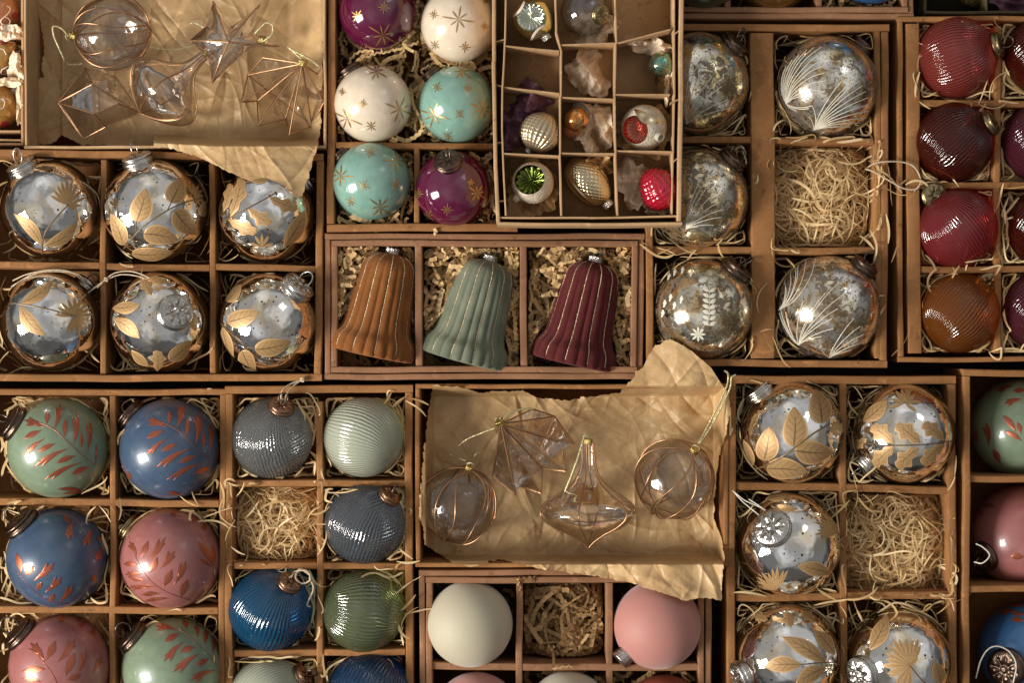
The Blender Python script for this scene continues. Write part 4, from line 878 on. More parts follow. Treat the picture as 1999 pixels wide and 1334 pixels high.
stars(s3, [(290, 390, 58), (415, 590, 78), (135, 640, 78), (220, 560, 27), (108, 500, 25), (262, 680, 35)])
s4 = bauble(892, 204, 75, 'mint enamel bauble with gold stars tucked against the old tan box', 'mint', (838, 138, 22, True), 'cap_bronze', box_s)
stars(s4, [(755, 385, 58), (622, 475, 34), (782, 480, 32), (605, 620, 78), (742, 615, 33), (865, 590, 68), (680, 735, 36)])
s5 = bauble(725, 354, 76, 'mint enamel bauble with gold stars above the bell box', 'mint', (665, 300, 24, True), 'cap_bronze', box_s)
stars(s5, [(258, 830, 35), (395, 870, 68), (100, 955, 64), (225, 1005, 38), (392, 1000, 34), (155, 1090, 34), (310, 1120, 64)])
s6 = bauble(885, 369, 75, 'plum enamel bauble with a dark embossed cap facing up', 'plum', (875, 318, 27), 'cap_bronze', box_s)
stars(s6, [(835, 1045, 54), (675, 1135, 38), (520, 1050, 33), (570, 1170, 44), (800, 990, 24)])
filling('crinkled tan paper packed round the star baubles', [dict(rect=(657, -30, 985, 276), n=420, length=75, w=6.5, balls=[(b.c, b.r) for b in (s1, s2, s3, s4)], zr=(25, 165), seed=41, curl=0.014),
        dict(rect=(657, 292, 805, 438), n=150, length=70, w=6.5, balls=[(s5.c, s5.r)], zr=(30, 165), seed=42, curl=0.014, spill=0.02), dict(rect=(821, 292, 985, 438), n=150, length=70, w=6.5, balls=[(s6.c, s6.r)], zr=(30, 165), seed=43, curl=0.014, spill=0.02)], 'crinkle', True, 'crinkle_paper')

# ================================================================== BELL BOX
box('rose-brown double-walled box holding three velvet bells', [(633, 455), (1259, 455), (1257, 742), (632, 742)], 24, mat='kraft_pink', double=True, dividers=[(816, 478, 817, 722, 14), (1022, 480, 1023, 726, 14)])
def bell(label, cap, bl, br, mat, seed):
    bc = (np.array(bl) + np.array(br)) / 2; zc = 140
    top = P(cap[0], cap[1], zc + 8); bot = P(bc[0], bc[1], zc); ax = unit(top - bot); Hh = np.linalg.norm(top - bot); R = np.linalg.norm(P(*bl, zc) - P(*br, zc)) / 2
    root = empty('velvet_bell', bot, label, 'bell ornament', 'velvet bells with glitter lines')
    q = frame_quat(ax, 0.09 * seed + 0.05); Z = ax; X = np.array(q @ Vector((1, 0, 0))); Y = np.cross(Z, X)
    pr = [(0.0, 0.05), (0.60, 0.03), (0.86, -0.005), (0.97, 0.0), (1.0, 0.022), (0.985, 0.09), (0.955, 0.14), (0.90, 0.175), (0.835, 0.21), (0.785, 0.26), (0.75, 0.34), (0.725, 0.44), (0.705, 0.55), (0.685, 0.66), (0.65, 0.76), (0.625, 0.84), (0.55, 0.905), (0.41, 0.95), (0.25, 0.975), (0.12, 0.985)]
    pr = smooth_path([(a, b, 0) for a, b in pr], 5)[:, :2]; n = 288; a = np.linspace(0, 2 * np.pi, n, endpoint=False); NF = 24
    rows = []
    def flute(ang, z, r):
        k = 0.06 * np.clip((0.98 - z) * 3, 0.2, 1) * (1 if r > 0.5 or z > 0.2 else 0)
        c = np.abs(np.sin(NF * ang / 2)); return 1 + k * (c ** 0.7 - 0.6)
    for r, z in pr:
        rr = R * r * flute(a, z, r); rows.append(rr[:, None] * (np.cos(a)[:, None] * X + np.sin(a)[:, None] * Y) + Z * z * Hh)
    mb = MB(); mb.grid(np.array(rows) + bot, closed_v=True); mb.build('velvet_shell', MAT[mat], root, bot)
    rgn = np.random.default_rng(seed)
    for k in range(NF):
        if k % 2: continue
        ang = 2 * np.pi * k / NF; pts = []
        for r, z in pr:
            if r < 0.84 and z < 0.08: continue
            if z > 0.97 or (z < 0.03): continue
            pts.append((R * r * flute(np.array([ang]), z, r)[0] + 0.6) * (math.cos(ang) * X + math.sin(ang) * Y) + Z * z * Hh)
        pts = resample3(np.array(pts), 90); pts += rgn.normal(0, 0.22, pts.shape)
        mb = MB(); mb.tube(pts + bot, 1.0 + 0.3 * rgn.random(90), 5); mb.build('glitter_line', MAT['glitter'], root, bot)
    BS.append([(bot + Z * Hh * f_, R * g_) for f_, g_ in ((0.08, 0.98), (0.2, 0.85), (0.35, 0.72), (0.5, 0.68), (0.65, 0.65), (0.8, 0.55), (0.9, 0.4))])
    o = inst(CRIMP, 'crimped_cap', MAT['cap_bright'], root, Z * Hh * 0.975, q, 14.5); o.scale = (14.5 * U, 14.5 * U, 13 * U)
    mb = MB(); th = np.linspace(0, 2 * np.pi, 24, endpoint=False); c = Z * (Hh + 14); mb.tube(bot + c + 7 * (np.cos(th)[:, None] * Z + np.sin(th)[:, None] * X), 0.8, 5, closed=True); mb.build('hanging_ring', MAT['wire_steel'], root, bot)
def resample3(p, n):
    d = np.r_[0, np.cumsum(np.linalg.norm(np.diff(p, axis=0), axis=1))]; t = np.linspace(0, d[-1], n); return np.stack([np.interp(t, d, p[:, i]) for i in range(3)], -1)
BS = []
bell('tan orange velvet bell with silver glitter lines, leftmost of the three', (767, 492), (641, 672), (808, 710), 'v_orange', 1)
bell('sage green velvet bell with gold glitter lines, between the two dividers', (958, 506), (822, 681), (987, 725), 'v_sage', 2)
bell('wine red velvet bell with pale glitter lines, rightmost of the three', (1163, 508), (1035, 689), (1199, 729), 'v_wine', 3)
filling('crinkled tan paper under the three velvet bells', [dict(rect=r, n=460, length=90, w=7.2, balls=BS[i], zr=(45, 150), seed=50 + i, curl=0.022, spill=0.0, zcap=165) for i, r in enumerate([(660, 482, 806, 716), (826, 482, 1013, 718), (1032, 482, 1232, 718)])] +
        [dict(rect=r, n=60, length=50, w=8, balls=BS[0] + BS[1] + BS[2], zr=(120, 172), seed=60 + i, curl=0.03, spill=0.08) for i, r in enumerate([(660, 480, 740, 560), (655, 560, 672, 640), (835, 480, 930, 560), (985, 480, 1012, 540), (1040, 480, 1140, 580), (1205, 480, 1235, 700)])], 'crinkle', True, 'crinkle_paper')

# ================================================================== MATTE BALL BOX (bottom middle)
box('rose-brown double-walled box of matte baubles, bottom middle', [(817, 1113), (1390, 1113), (1388, 1700), (819, 1700)], 24, mat='kraft_pink', double=True, dividers=[(1013, 1140, 1014, 1690, 13), (1190, 1140, 1190, 1690, 13), (842, 1303, 1366, 1305, 14), (842, 1490, 1366, 1490, 14)])
mt = 'matte glass baubles'
m1 = bauble(917, 1219, 84, 'matte cream bauble, left cell of the bottom middle box', 'matte_cream', None, group=mt)
m2 = bauble(1283, 1221, 86, 'matte pink bauble with steel cap at its lower left under the paper edge', 'matte_pink', (1216, 1284, 19), 'cap_silver', mt, capkind='crimp', ring=False)
m3 = bauble(930, 1399, 85, 'matte pink bauble top just showing at the bottom edge', 'matte_pink', None, group=mt)
m4 = bauble(1110, 1396, 84, 'matte cream bauble top just showing at the bottom edge', 'matte_cream', None, group=mt)
m5 = bauble(1297, 1403, 84, 'matte rust bauble top just showing at the bottom edge', 'matte_rust', None, group=mt)
filling('brown crinkle paper filling the middle cell between the cream and pink matte baubles', [dict(rect=(1024, 1142, 1180, 1292), n=230, length=150, w=8, balls=[], zr=(20, 140), seed=71, curl=0.014, spill=0.02, dome=60, zcap=175)], 'crinkle_dark', True, 'crinkle_paper')
filling('scraps of brown crinkle paper round the matte baubles', [dict(rect=(846, 1142, 1004, 1294), n=50, length=70, w=7, balls=[(m1.c, m1.r)], zr=(10, 90), seed=72, curl=0.03), dict(rect=(1200, 1142, 1362, 1294), n=50, length=70, w=7, balls=[(m2.c, m2.r)], zr=(10, 110), seed=73, curl=0.03),
        dict(rect=(1024, 1314, 1362, 1480), n=90, length=70, w=7, balls=[(m4.c, m4.r), (m5.c, m5.r)], zr=(60, 150), seed=74, curl=0.03)], 'crinkle_dark', True, 'crinkle_paper')
# ================================================================== TOP EDGE BOXES
box('rose-brown double-walled box at the top edge, right of the old tan box', [(1180, -500), (1787, -500), (1785, 36), (1180, 36)], 22, mat='kraft_pink', double=True, dividers=[(1422, -490, 1422, 14, 12), (1600, -490, 1600, 12, 12)])
te = 'baubles cut by the top edge'
t1 = bauble(1372, -62, 84, 'dark green bauble just showing at the top edge', 'dark_green_gl', None, group=te)
t2 = bauble(1510, -62, 84, 'dark gold bauble just showing at the top edge between two dividers', 'dark_gold_gl', None, group=te)
t3 = bauble(1702, -76, 84, 'blue bauble just showing at the top edge with paper scraps below it', 'deep_blue', None, group=te)
filling('crinkled paper scraps in the box at the top edge', [dict(rect=(1610, -60, 1765, 14), n=70, length=50, w=7, balls=[(t3.c, t3.r)], zr=(60, 165), seed=81, curl=0.03, spill=0.05), dict(rect=(1350, -60, 1590, 10), n=30, length=50, w=6, balls=[(t1.c, t1.r), (t2.c, t2.r)], zr=(10, 60), seed=82)], 'crinkle', True, 'crinkle_paper')
box('dark olive card box in the top right corner', [(1806, -300), (2300, -300), (2300, 26), (1804, 26)], 6, mat='olive_card', floor='olive_card', dividers=[(1925, -290, 1926, 22, 4)], z1=150, rimz=150)
bauble(1902, -24, 40, 'small antique gold bauble at the top right edge', 'gold_mirror', None, group=te, top=130)
crumple('dark plum tissue in the top right corner box', 1985, -8, 45, 35, 60, 40, 'plum_tissue', 5)

# ================================================================== OLD BOX, TOP LEFT CORNER
box('old tan compartment box cut by the top left corner', [(-300, -300), (45, -300), (45, 284), (-300, 284)], 5, mat='kraft_old', floor='kraft_floor', dividers=[(-290, 72, 38, 70, 4), (-290, 156, 38, 160, 4), (-290, 258, 38, 256, 4), (-290, 272, 40, 272, 4)], z1=150, rimz=150)
ob = 'old painted ornaments in the top left corner'
def squig(b, pts, w=2.4): part(b, 'painted_squiggle', 'white_paint', lambda mb: stem(mb, b, pts, w, 1.005))
def crL(x, y): return (x / 4.45, y / 4.45)
o1 = bauble(-6, 22, 44, 'orange ornament with white painted curls in the very top left corner', 'vint_orange', None, group=ob, name='vintage_ornament', top=150)
squig(o1, [crL(*p) for p in [(50, 48), (75, 55), (82, 85), (50, 130), (15, 160), (5, 185), (30, 205), (65, 205), (85, 180), (65, 150), (35, 145), (10, 170), (15, 205), (45, 230)]])
part(o1, 'painted_patch', 'crimson', lambda mb: leaf(mb, o1, crL(100, 140), crL(160, 110), 14, 'ovate'))
o2 = bauble(-2, 105, 40, 'amber ornament with white curls and a dull steel cap, second in the top left corner', 'vint_amber', (33, 102, 9), 'wire_dark', ob, 'vintage_ornament', top=150, capkind='crimp', ring=False)
squig(o2, [crL(*p) for p in [(50, 340), (75, 360), (110, 365), (125, 375), (100, 400), (80, 420)]]); squig(o2, [crL(*p) for p in [(0, 420), (30, 430), (52, 470)]])
squig(o2, [crL(*p) for p in [(150, 545), (70, 570), (20, 600), (10, 630), (30, 655), (62, 650), (75, 620), (50, 590), (10, 600)]])
part(o2, 'painted_patch', 'crimson', lambda mb: leaf(mb, o2, crL(0, 360), crL(65, 365), 12, 'ovate'))
o3 = bauble(-8, 208, 46, 'gold amber ornament with a bright cap, third in the top left corner', 'vint_amber', (27, 176, 9), 'cap_bright', ob, 'vintage_ornament', top=150, capkind='crimp', ring=False)
squig(o3, [crL(*p) for p in [(0, 858), (40, 858), (85, 865)]]); squig(o3, [crL(*p) for p in [(20, 860), (38, 885), (28, 930), (0, 945)]])
part(o3, 'painted_patch', 'crimson', lambda mb: leaf(mb, o3, crL(0, 1085), crL(95, 1090), 18, 'ovate'))
crumple('beige tissue edge between the corner ornaments, upper', 18, 64, 26, 13, 120, 26, 'beige_tissue', 61)
crumple('beige tissue wrapped under the amber ornament in the corner box', 30, 135, 14, 26, 118, 26, 'beige_tissue', 62)
crumple('beige tissue beside the lowest corner ornament', 38, 200, 7, 36, 110, 26, 'beige_tissue', 63)
crumple('beige tissue strip above the lowest corner ornament', 14, 160, 26, 9, 120, 20, 'beige_tissue', 64)

# ================================================================== PAPER-LINED BOXES
box('shallow tan box lined with brown paper, top left', [(47, -260), (636, -260), (636, 289), (47, 289)], 5, mat='kraft_old', z1=ZR + 8, rimz=ZR + 8)
box('shallow kraft box lined with crumpled brown paper, centre', [(811, 750), (1424, 750), (1422, 1108), (811, 1108)], 9, z1=ZR + 2, rimz=ZR + 2)
def ss(a, b, x): t = np.clip((x - a) / (b - a), 0, 1); return t * t * (3 - 2 * t)
def z_a(x, y):
    fold = ss(268, 286, y + 0.055 * np.maximum(0, 420 - x) * (x > 300) - (x < 300) * 30)
    z = 88 + 10 * np.sin(x / 60) + fold * 122 + ss(300, 380, y) * 12
    z = z + ss(560, 632, x) * 70 * (1 - fold)
    return np.where(x < 120, z - 10, z)
sheet('crumpled brown paper lining the top left box, one corner hanging over the silver baubles', [(74, -60), (300, -60), (648, -60)],
      [(62, 268), (84, 283), (112, 274), (120, 262), (160, 283), (240, 285), (330, 288), (385, 305), (440, 333), (500, 358), (545, 374), (578, 386), (590, 383)],
      [(74, -60), (70, 10), (76, 30), (84, 70), (86, 100), (80, 130), (86, 150), (62, 160), (66, 185), (64, 240), (62, 268)],
      [(648, -60), (645, 20), (632, 45), (630, 150), (626, 250), (620, 282), (606, 330), (590, 383)], z_a, 'tissue', 5, amp=0.30, nfold=150)
def z_b(x, y):
    z = 84 + 8 * np.sin(x / 70 + 1)
    low = ss(1082, 1104, y); up = ss(776, 752, y) * 0.9; lf = ss(850, 822, x); rt = ss(1392, 1420, x)
    e = np.maximum(np.maximum(low, up), np.maximum(lf * 0.9, rt * 0.95)); return z + e * 122 + ss(760, 680, y) * 14 + ss(1110, 1180, y) * 12
sheet('crumpled brown paper with four clear ornaments, spilling over the central box', [(846, 752), (870, 754), (905, 758), (935, 768), (975, 764), (1020, 762), (1045, 776), (1110, 782), (1160, 774), (1212, 766), (1235, 740), (1255, 712), (1278, 678), (1300, 664), (1325, 668), (1355, 690), (1388, 718), (1405, 745), (1422, 768)],
      [(829, 1064), (850, 1078), (880, 1098), (920, 1108), (950, 1100), (975, 1092), (1010, 1100), (1060, 1112), (1120, 1120), (1175, 1128), (1230, 1138), (1290, 1158), (1340, 1174), (1370, 1168), (1408, 1174)],
      [(846, 752), (836, 800), (830, 860), (824, 920), (820, 970), (818, 1010), (826, 1030), (829, 1064)],
      [(1422, 768), (1426, 800), (1414, 860), (1402, 900), (1396, 960), (1392, 1010), (1408, 1050), (1414, 1090), (1410, 1130), (1408, 1174)], z_b, 'tissue', 9, amp=0.36, nfold=190)

# ---- clear glass ornaments with copper seams
cl = 'clear glass ornaments with copper seams'
def finish(root, c, wires, wr=1.6):
    for w in wires:
        mb = MB(); mb.tube(np.asarray(w) + c, wr, 6); mb.build('copper_seam', MAT['wire_copper'], root, c)
def gold_cap(root, c, pos, ax, r=8.5, ring=True):
    o = inst(CRIMP, 'crimped_cap', MAT['cap_gold'], root, np.array(pos) - c, frame_quat(ax), r)
    if ring:
        th = np.linspace(0, 4 * np.pi, 40); e1 = unit(np.cross(ax, (0.2, 0.3, 1))); e2 = np.asarray(ax) * 0.6 + np.array((0, 0, 0.8)); e2 = unit(e2)
        mb = MB(); mb.tube(np.array(pos) + np.asarray(ax) * (r + 3) + (7 + 0.8 * np.sin(th / 2))[:, None] * (np.cos(th)[:, None] * e1 + np.sin(th)[:, None] * e2) + np.array((0, 0, 2)), 0.9, 5); mb.build('hanging_ring', MAT['gold_ribbon'], root, c)
def cage(label, cx, cy, r, cap, zc, roll=0.0, n=5, delta=0.27):
    c = P(cx, cy, zc); cp = P(cap[0], cap[1], zc + cap[2]); ax = unit(cp - c); root = empty('glass_cage_ball', c, label, 'ornament', cl)
    inst(SPH, 'glass_globe', MAT['clear'], root, (0, 0, 0), frame_quat(ax), r * 0.985)
    X0 = unit(np.array((0, 0, 1.0)) - ax * ax[2]); Y0 = np.cross(ax, X0); X = X0 * math.cos(roll) + Y0 * math.sin(roll); Y = np.cross(ax, X); t = np.linspace(0.02, np.pi - 0.05, 40); ws = []
    for k in range(n):
        for sg in (-1, 1):
            ph = 2 * np.pi * k / n + sg * (delta * np.sin(t) ** 1.3) + 0.12 * np.sin(2 * t + k)
            rr = r * (1 + 0.045 * np.sin(t * 3 + k) * np.sin(t))
            ws.append((rr * np.sin(t))[:, None] * (np.cos(ph)[:, None] * X + np.sin(ph)[:, None] * Y) + (rr * np.cos(t))[:, None] * ax)
    finish(root, c, ws); gold_cap(root, c, c + ax * r * 0.98, ax); return root, c
def ribbon(root, c, pts, r=1.7):
    mb = MB(); p = smooth_path([P(*q) for q in pts], 10); mb.tube(p, r, 5); mb.build('hanging_ribbon', MAT['gold_ribbon'], root, c)
r_, c_ = cage('clear glass ball with copper petal seams lying sideways, top left of the paper', 219, 64, 75, (133, 71, 5), 160, 0.3)
ribbon(r_, c_, [(134, 70, 160), (120, 55, 170), (104, 52, 176), (106, 72, 172), (114, 90, 168), (124, 112, 150), (128, 122, 130), (140, 126, 120), (160, 124, 112)], 2.1)
ribbon(r_, c_, [(292, 92, 120), (340, 97, 118), (372, 90, 125), (405, 84, 130)], 1.4)
ribbon(r_, c_, [(362, 46, 130), (385, 46, 140), (405, 60, 150), (420, 74, 150)], 1.4)
r_, c_ = cage('clear glass ball with copper petal seams at the left of the central paper', 896, 986, 77, (921, 902, 26), 158, 0.9)
r_, c_ = cage('clear glass ball with bold copper loops and long gold ribbon on the central paper', 1317, 936, 80, (1360, 873, 50), 160, 0.2, 5, 0.34)
ribbon(r_, c_, [(1362, 868, 215), (1375, 845, 205), (1392, 812, 205), (1408, 780, 205), (1420, 750, 208), (1421, 730, 212), (1414, 724, 214)], 1.9)
ribbon(r_, c_, [(1364, 868, 215), (1382, 843, 207), (1402, 808, 206), (1418, 775, 206), (1426, 755, 208), (1428, 738, 212), (1436, 732, 210)], 1.9)

def lathe_orn(label, tip, top, prof, zc, capr, roll=0.0, nw=6, name='glass_finial', z_tip=None):
    a = P(tip[0], tip[1], z_tip if z_tip else zc); b = P(top[0], top[1], zc); ax = unit(b - a); L = np.linalg.norm(b - a)
    c = (a + b) / 2; root = empty(name, c, label, 'ornament', cl)
    q = frame_quat(ax, roll); X = np.array(q @ Vector((1, 0, 0))); Y = np.cross(ax, X)
    pr = smooth_path([(r, z, 0) for r, z in prof], 6)[:, :2]; n = 72; th = np.linspace(0, 2 * np.pi, n, endpoint=False)
    rows = [a + ax * z * L + max(r, 0.2) * (np.cos(th)[:, None] * X + np.sin(th)[:, None] * Y) for r, z in pr]
    mb = MB(); mb.grid(np.array(rows), closed_v=True); mb.build('glass_body', MAT['clear'], root, c)
    ws = []
    for k in range(nw):
        f = 2 * np.pi * k / nw; ws.append(np.array([a + ax * z * L + max(r, 0.2) * 1.01 * (math.cos(f) * X + math.sin(f) * Y) for r, z in pr]) - c)
    finish(root, c, ws, 1.45); gold_cap(root, c, b, ax, capr); return root, c
r_, c_ = lathe_orn('clear glass onion drop with slender neck, pointing down at the middle of the central paper', (1148, 1073), (1148, 866), [(0, 0), (12, 0.06), (38, 0.14), (72, 0.22), (93, 0.30), (96, 0.37), (84, 0.45), (58, 0.53), (34, 0.62), (20, 0.72), (14, 0.84), (12, 1.0)], 172, 8.5, 0.3)
ribbon(r_, c_, [(1150, 852, 196), (1143, 848, 200), (1136, 868, 206), (1128, 895, 210), (1117, 925, 212), (1107, 950, 200), (1098, 975, 180)], 2.2)
r_, c_ = lathe_orn('clear glass heart-shaped onion drop below the star on the top left paper', (274, 221), (398, 108), [(0, 0), (26, 0.06), (56, 0.16), (78, 0.30), (80, 0.42), (64, 0.54), (38, 0.64), (20, 0.74), (12, 0.86), (9, 1.0)], 165, 6, 0.5)

def facet(label, verts, faces, edges, capi, capax, capr=8.5, name='faceted_glass_ornament', wr=1.5):
    v = np.array([P(*q) for q in verts]); c = v.mean(0); root = empty(name, c, label, 'ornament', cl)
    for f in faces:
        mb = MB(); p = v[list(f)]; 
        if len(f) == 3: mb.add(p, t=[(0, 1, 2)])
        else: mb.add(p, q=[(0, 1, 2, 3)])
        mb.build('glass_facet', MAT['clear'], root, c, False)
    finish(root, c, [np.array([v[a], (v[a] + v[b]) / 2 + (0, 0, 0.4), v[b]]) - c for a, b in edges], wr)
    if capi is not None: gold_cap(root, c, v[capi], unit(capax), capr)
    return root, c
# crystal drop, lower left of the first paper
facet('clear faceted crystal drop lying at the left of the top left paper', [(113, 200, 140), (274, 220, 140), (180, 164, 185), (232, 202, 190), (184, 222, 195), (206, 248, 150), (163, 271, 130), (165, 132, 110), (226, 150, 115), (150, 240, 100)],
      [(0, 2, 4), (2, 3, 4), (2, 1, 3), (0, 4, 6), (4, 5, 6), (4, 3, 5), (3, 1, 5), (0, 7, 2), (7, 8, 2), (8, 1, 2), (0, 9, 7), (9, 1, 7), (0, 6, 9), (5, 1, 9)],
      [(0, 2), (0, 4), (0, 6), (2, 4), (2, 1), (4, 3), (4, 5), (5, 6), (3, 1), (0, 7), (7, 8), (8, 1), (5, 1), (7, 2)], None, None, name='crystal_drop')
# puffed star, soft curved edges
def star(label, ctr, outer, inner, zc, zt, cap, capz):
    n = len(outer); C = P(*ctr, zt); B = P(*ctr, zc - 38); root = empty('glass_star', P(*ctr, zc), label, 'ornament', cl); c = P(*ctr, zc)
    pts = []
    for k in range(n): pts.append(P(*outer[k], zc)); pts.append(P(*inner[k], zc))
    for top_ in (C, B):
        for k in range(2 * n):
            a, b = pts[k], pts[(k + 1) % (2 * n)]; m = 7; g = np.zeros((m, m, 3)); sg = 1 if top_ is C else -1
            for i, s in enumerate(np.linspace(0, 1, m)):
                for j, t in enumerate(np.linspace(0, 1, m)):
                    q = a * (1 - t) + b * t; w = q * s + top_ * (1 - s); g[i, j] = w + np.array((0, 0, 14 * sg * math.sin(math.pi * s) * (0.5 if t in (0, 1) else 0.6)))
            mb = MB(); mb.grid(g); mb.build('glass_facet', MAT['clear'], root, c)
    ws = []
    for k in range(2 * n):
        a, b = pts[k], pts[(k + 1) % (2 * n)]; mid = (a + b) / 2 + (c - (a + b) / 2) * 0.12; ws.append(smooth_path([a, mid, b], 6) - c)
    for k in range(n): ws.append(smooth_path([C, (C * 0.5 + pts[2 * k] * 0.5) + (0, 0, 7), pts[2 * k]], 6) - c)
    finish(root, c, ws, 1.5); cp = P(*cap, capz); gold_cap(root, c, cp, unit(cp - c)); return root, c
r_, c_ = star('clear glass star with copper edges and gold spring cap on the top left paper', (446, 82), [(416, 2), (507, 9), (545, 90), (414, 162), (369, 79)], [(452, 52), (492, 62), (487, 92), (407, 112), (403, 50)], 165, 205, (508, 78), 180)
ribbon(r_, c_, [(497, 66, 190), (506, 56, 196), (520, 44, 198), (532, 50, 196), (531, 66, 192), (520, 76, 190), (511, 82, 188)], 1.9)
# folded umbrella stars
def folded(label, apex, rim, zap, zr_, capax, bot, zb):
    n = len(rim); verts = [(*apex, zap)] + [(x, y, zr_[i % 2] if len(zr_) == 2 else zr_[i]) for i, (x, y) in enumerate(rim)] + [(*bot, zb)]
    faces = [(0, i, i + 1) for i in range(1, n)] + [(n + 1, i, i + 1) for i in range(1, n)]
    edges = [(0, i) for i in range(1, n + 1)] + [(i, i + 1) for i in range(1, n)] + [(n + 1, i) for i in range(2, n, 3)]
    return facet(label, verts, faces, edges, 0, capax, 9, 'folded_glass_star')
r_, c_ = folded('clear folded glass star with gold cap at the right of the top left paper', (590, 124), [(513, 112), (484, 146), (471, 199), (502, 197), (504, 245), (557, 232), (565, 263), (609, 246), (632, 200), (628, 150)], 195, (165, 130), (0.35, 0.75, 0.4), (540, 190), 95)
ribbon(r_, c_, [(592, 118, 200), (570, 98, 204), (563, 92, 206), (575, 100, 208), (600, 112, 206), (622, 128, 200)], 2.2)
r_, c_ = folded('clear folded glass star with gold cap at the upper left of the central paper', (978, 828), [(1040, 799), (1083, 813), (1121, 867), (1094, 865), (1106, 921), (1059, 916), (1057, 964), (1004, 946), (1006, 967), (962, 929), (974, 850)], 205, (160, 128), (-0.45, 0.7, 0.4), (1046, 900), 98)
ribbon(r_, c_, [(980, 822, 212), (995, 808, 206), (1015, 800, 198), (1040, 798, 190)], 1.9)
ribbon(r_, c_, [(966, 836, 204), (940, 846, 190), (912, 858, 160), (890, 876, 130), (878, 886, 118), (892, 894, 126), (910, 900, 150)], 1.3)
ribbon(r_, c_, [(925, 892, 190), (934, 884, 180), (955, 880, 140), (985, 882, 116)], 1.6)

LOOSE = [(440, 940, 470, 1110, 7), (600, 940, 650, 1120, 7), (770, 1090, 812, 1250, 8), (1640, 930, 1720, 1010, 7), (1840, 900, 1880, 1180, 6), (1690, 250, 1750, 490, 12), (1700, 480, 1740, 700, 6), (1270, 470, 1470, 500, 7),
         (1770, 190, 1950, 215, 6), (1770, 350, 1960, 372, 6), (1780, 515, 1960, 535, 7), (1790, 60, 1810, 180, 3), (1480, 560, 1530, 690, 4), (760, 745, 812, 800, 4), (180, 960, 240, 1000, 4), (1640, 1160, 1720, 1200, 6), (1430, 1160, 1640, 1185, 5), (380, 965, 440, 1000, 4)]
filling('loose pale wood shavings lying across the card rims', [dict(rect=q[:4], n=q[4], length=95, w=3.6, zr=(ZR + 3, ZR + 9), seed=300 + i, curl=0.014, zcap=ZR + 14, free=True) for i, q in enumerate(LOOSE)])
# ================================================================== OLD TAN COMPARTMENT BOX (on top of the others)
Z4 = 292.0; Z0 = 202.0
def Q4(x, y): return (950 + x / 2.965, y / 2.965)
def Pw(x, y, z=Z4): return P(x, y, z)[:2]
rc = np.array((*Pw(1150, 200), Z0)); old = empty('compartment_box', rc, 'old tan compartment box of small vintage ornaments lying on top of its neighbours', 'box')
mb = MB(); q = [Pw(*p) for p in [(966, -250), (1334, -250), (1332, 438), (971, 438)]]
mb.add([(*p, Z0 + 4) for p in q] + [(*p, Z0) for p in q], [(0, 3, 2, 1), (4, 5, 6, 7), (0, 1, 5, 4), (1, 2, 6, 5), (2, 3, 7, 6), (3, 0, 4, 7)]); mb.build('base', MAT['kraft_floor'], old, rc, False)
def w4(pts, t=3.2, drop=0, name='divider', mat='kraft_old', lean=0):
    for a, b in zip(pts[:-1], pts[1:]): wall(old, Pw(*a), Pw(*b), t, Z0 + 4, Z4 - drop, mat, name, rc, world=True, wob=0.5)
w4([(965, -250), (964, 120), (968, 330), (973, 436)], 7.5, 0, 'side_wall'); w4([(1331, -250), (1330, 200), (1326, 432)], 9, 0, 'side_wall')
w4([(972, 425), (1150, 425), (1330, 421)], 3.5, 3, 'inner_wall'); w4([(970, 436), (1150, 438), (1332, 437)], 6, 0, 'side_wall')
w4([(991, -250), (986, 80), (981, 170), (980, 250), (987, 421)], 3.6, 4); w4([(1081, -250), (1086, 60), (1096, 98), (1094, 188), (1093, 300), (1096, 421)], 3.8, 4)
w4([(1194, -250), (1203, 84), (1200, 190), (1202, 300), (1206, 421)], 3.6, 4); w4([(1316, -250), (1317, 180), (1314, 300), (1312, 418)], 3.4, 6)
w4([(987, 89), (1092, 98)], 3.2, 6); w4([(982, 169), (1092, 182)], 3.2, 8); w4([(984, 299), (1092, 304)], 3.2, 6)
w4([(1097, 87), (1202, 84)], 3.2, 5); w4([(1095, 189), (1200, 193)], 3.2, 5); w4([(1094, 298), (1201, 299)], 3.2, 5)
w4([(1206, 83), (1309, 57)], 3.2, 2); w4([(1202, 184), (1308, 184)], 3.2, 5); w4([(1203, 293), (1316, 296)], 3.2, 5)
for (a, b) in [((968, 80), (984, 76)), ((970, 164), (984, 168)), ((970, 278), (984, 277)), ((972, 392), (986, 391))]: w4([a, b], 2.6, 8)
for (a, b) in [((1316, 66), (1328, 56)), ((1310, 200), (1329, 192)), ((1315, 316), (1328, 305))]: w4([a, b], 2.4, 4)
# ornaments in it
vg = 'small vintage ornaments in the old tan box'
def vball(label, px, py, r, top, name='vintage_ornament'):
    b = Ball(px, py, r, top); b.root = empty(name, b.c, label, 'ornament', vg); return b
def lathe_dir(b, d, prof, mat, name, flutes=0, famp=0.0, n=144, sharp=1.0, rim=None):
    q = frame_quat(d); X = np.array(q @ Vector((1, 0, 0))); Y = np.cross(d, X); th = np.linspace(0, 2 * np.pi, n, endpoint=False); rows = []
    for r, z in prof:
        if flutes: f = famp * (2 * np.abs(np.cos(flutes * th / 2)) ** sharp - 1) * min(1.0, r * 2.5) * (1.0 if rim is None else min(1.0, max(0.0, (rim - r) / rim * 6)))
        else: f = np.zeros(n)
        rows.append(b.r * ((r * (1 + f))[:, None] * (np.cos(th)[:, None] * X + np.sin(th)[:, None] * Y) + (z + f * 0.4 * (1 if flutes else 0))[:, None] * d))
    mb = MB(); mb.grid(np.array(rows) + b.c, closed_v=True); return mb.build(name, MAT[mat], b.root, b.c)
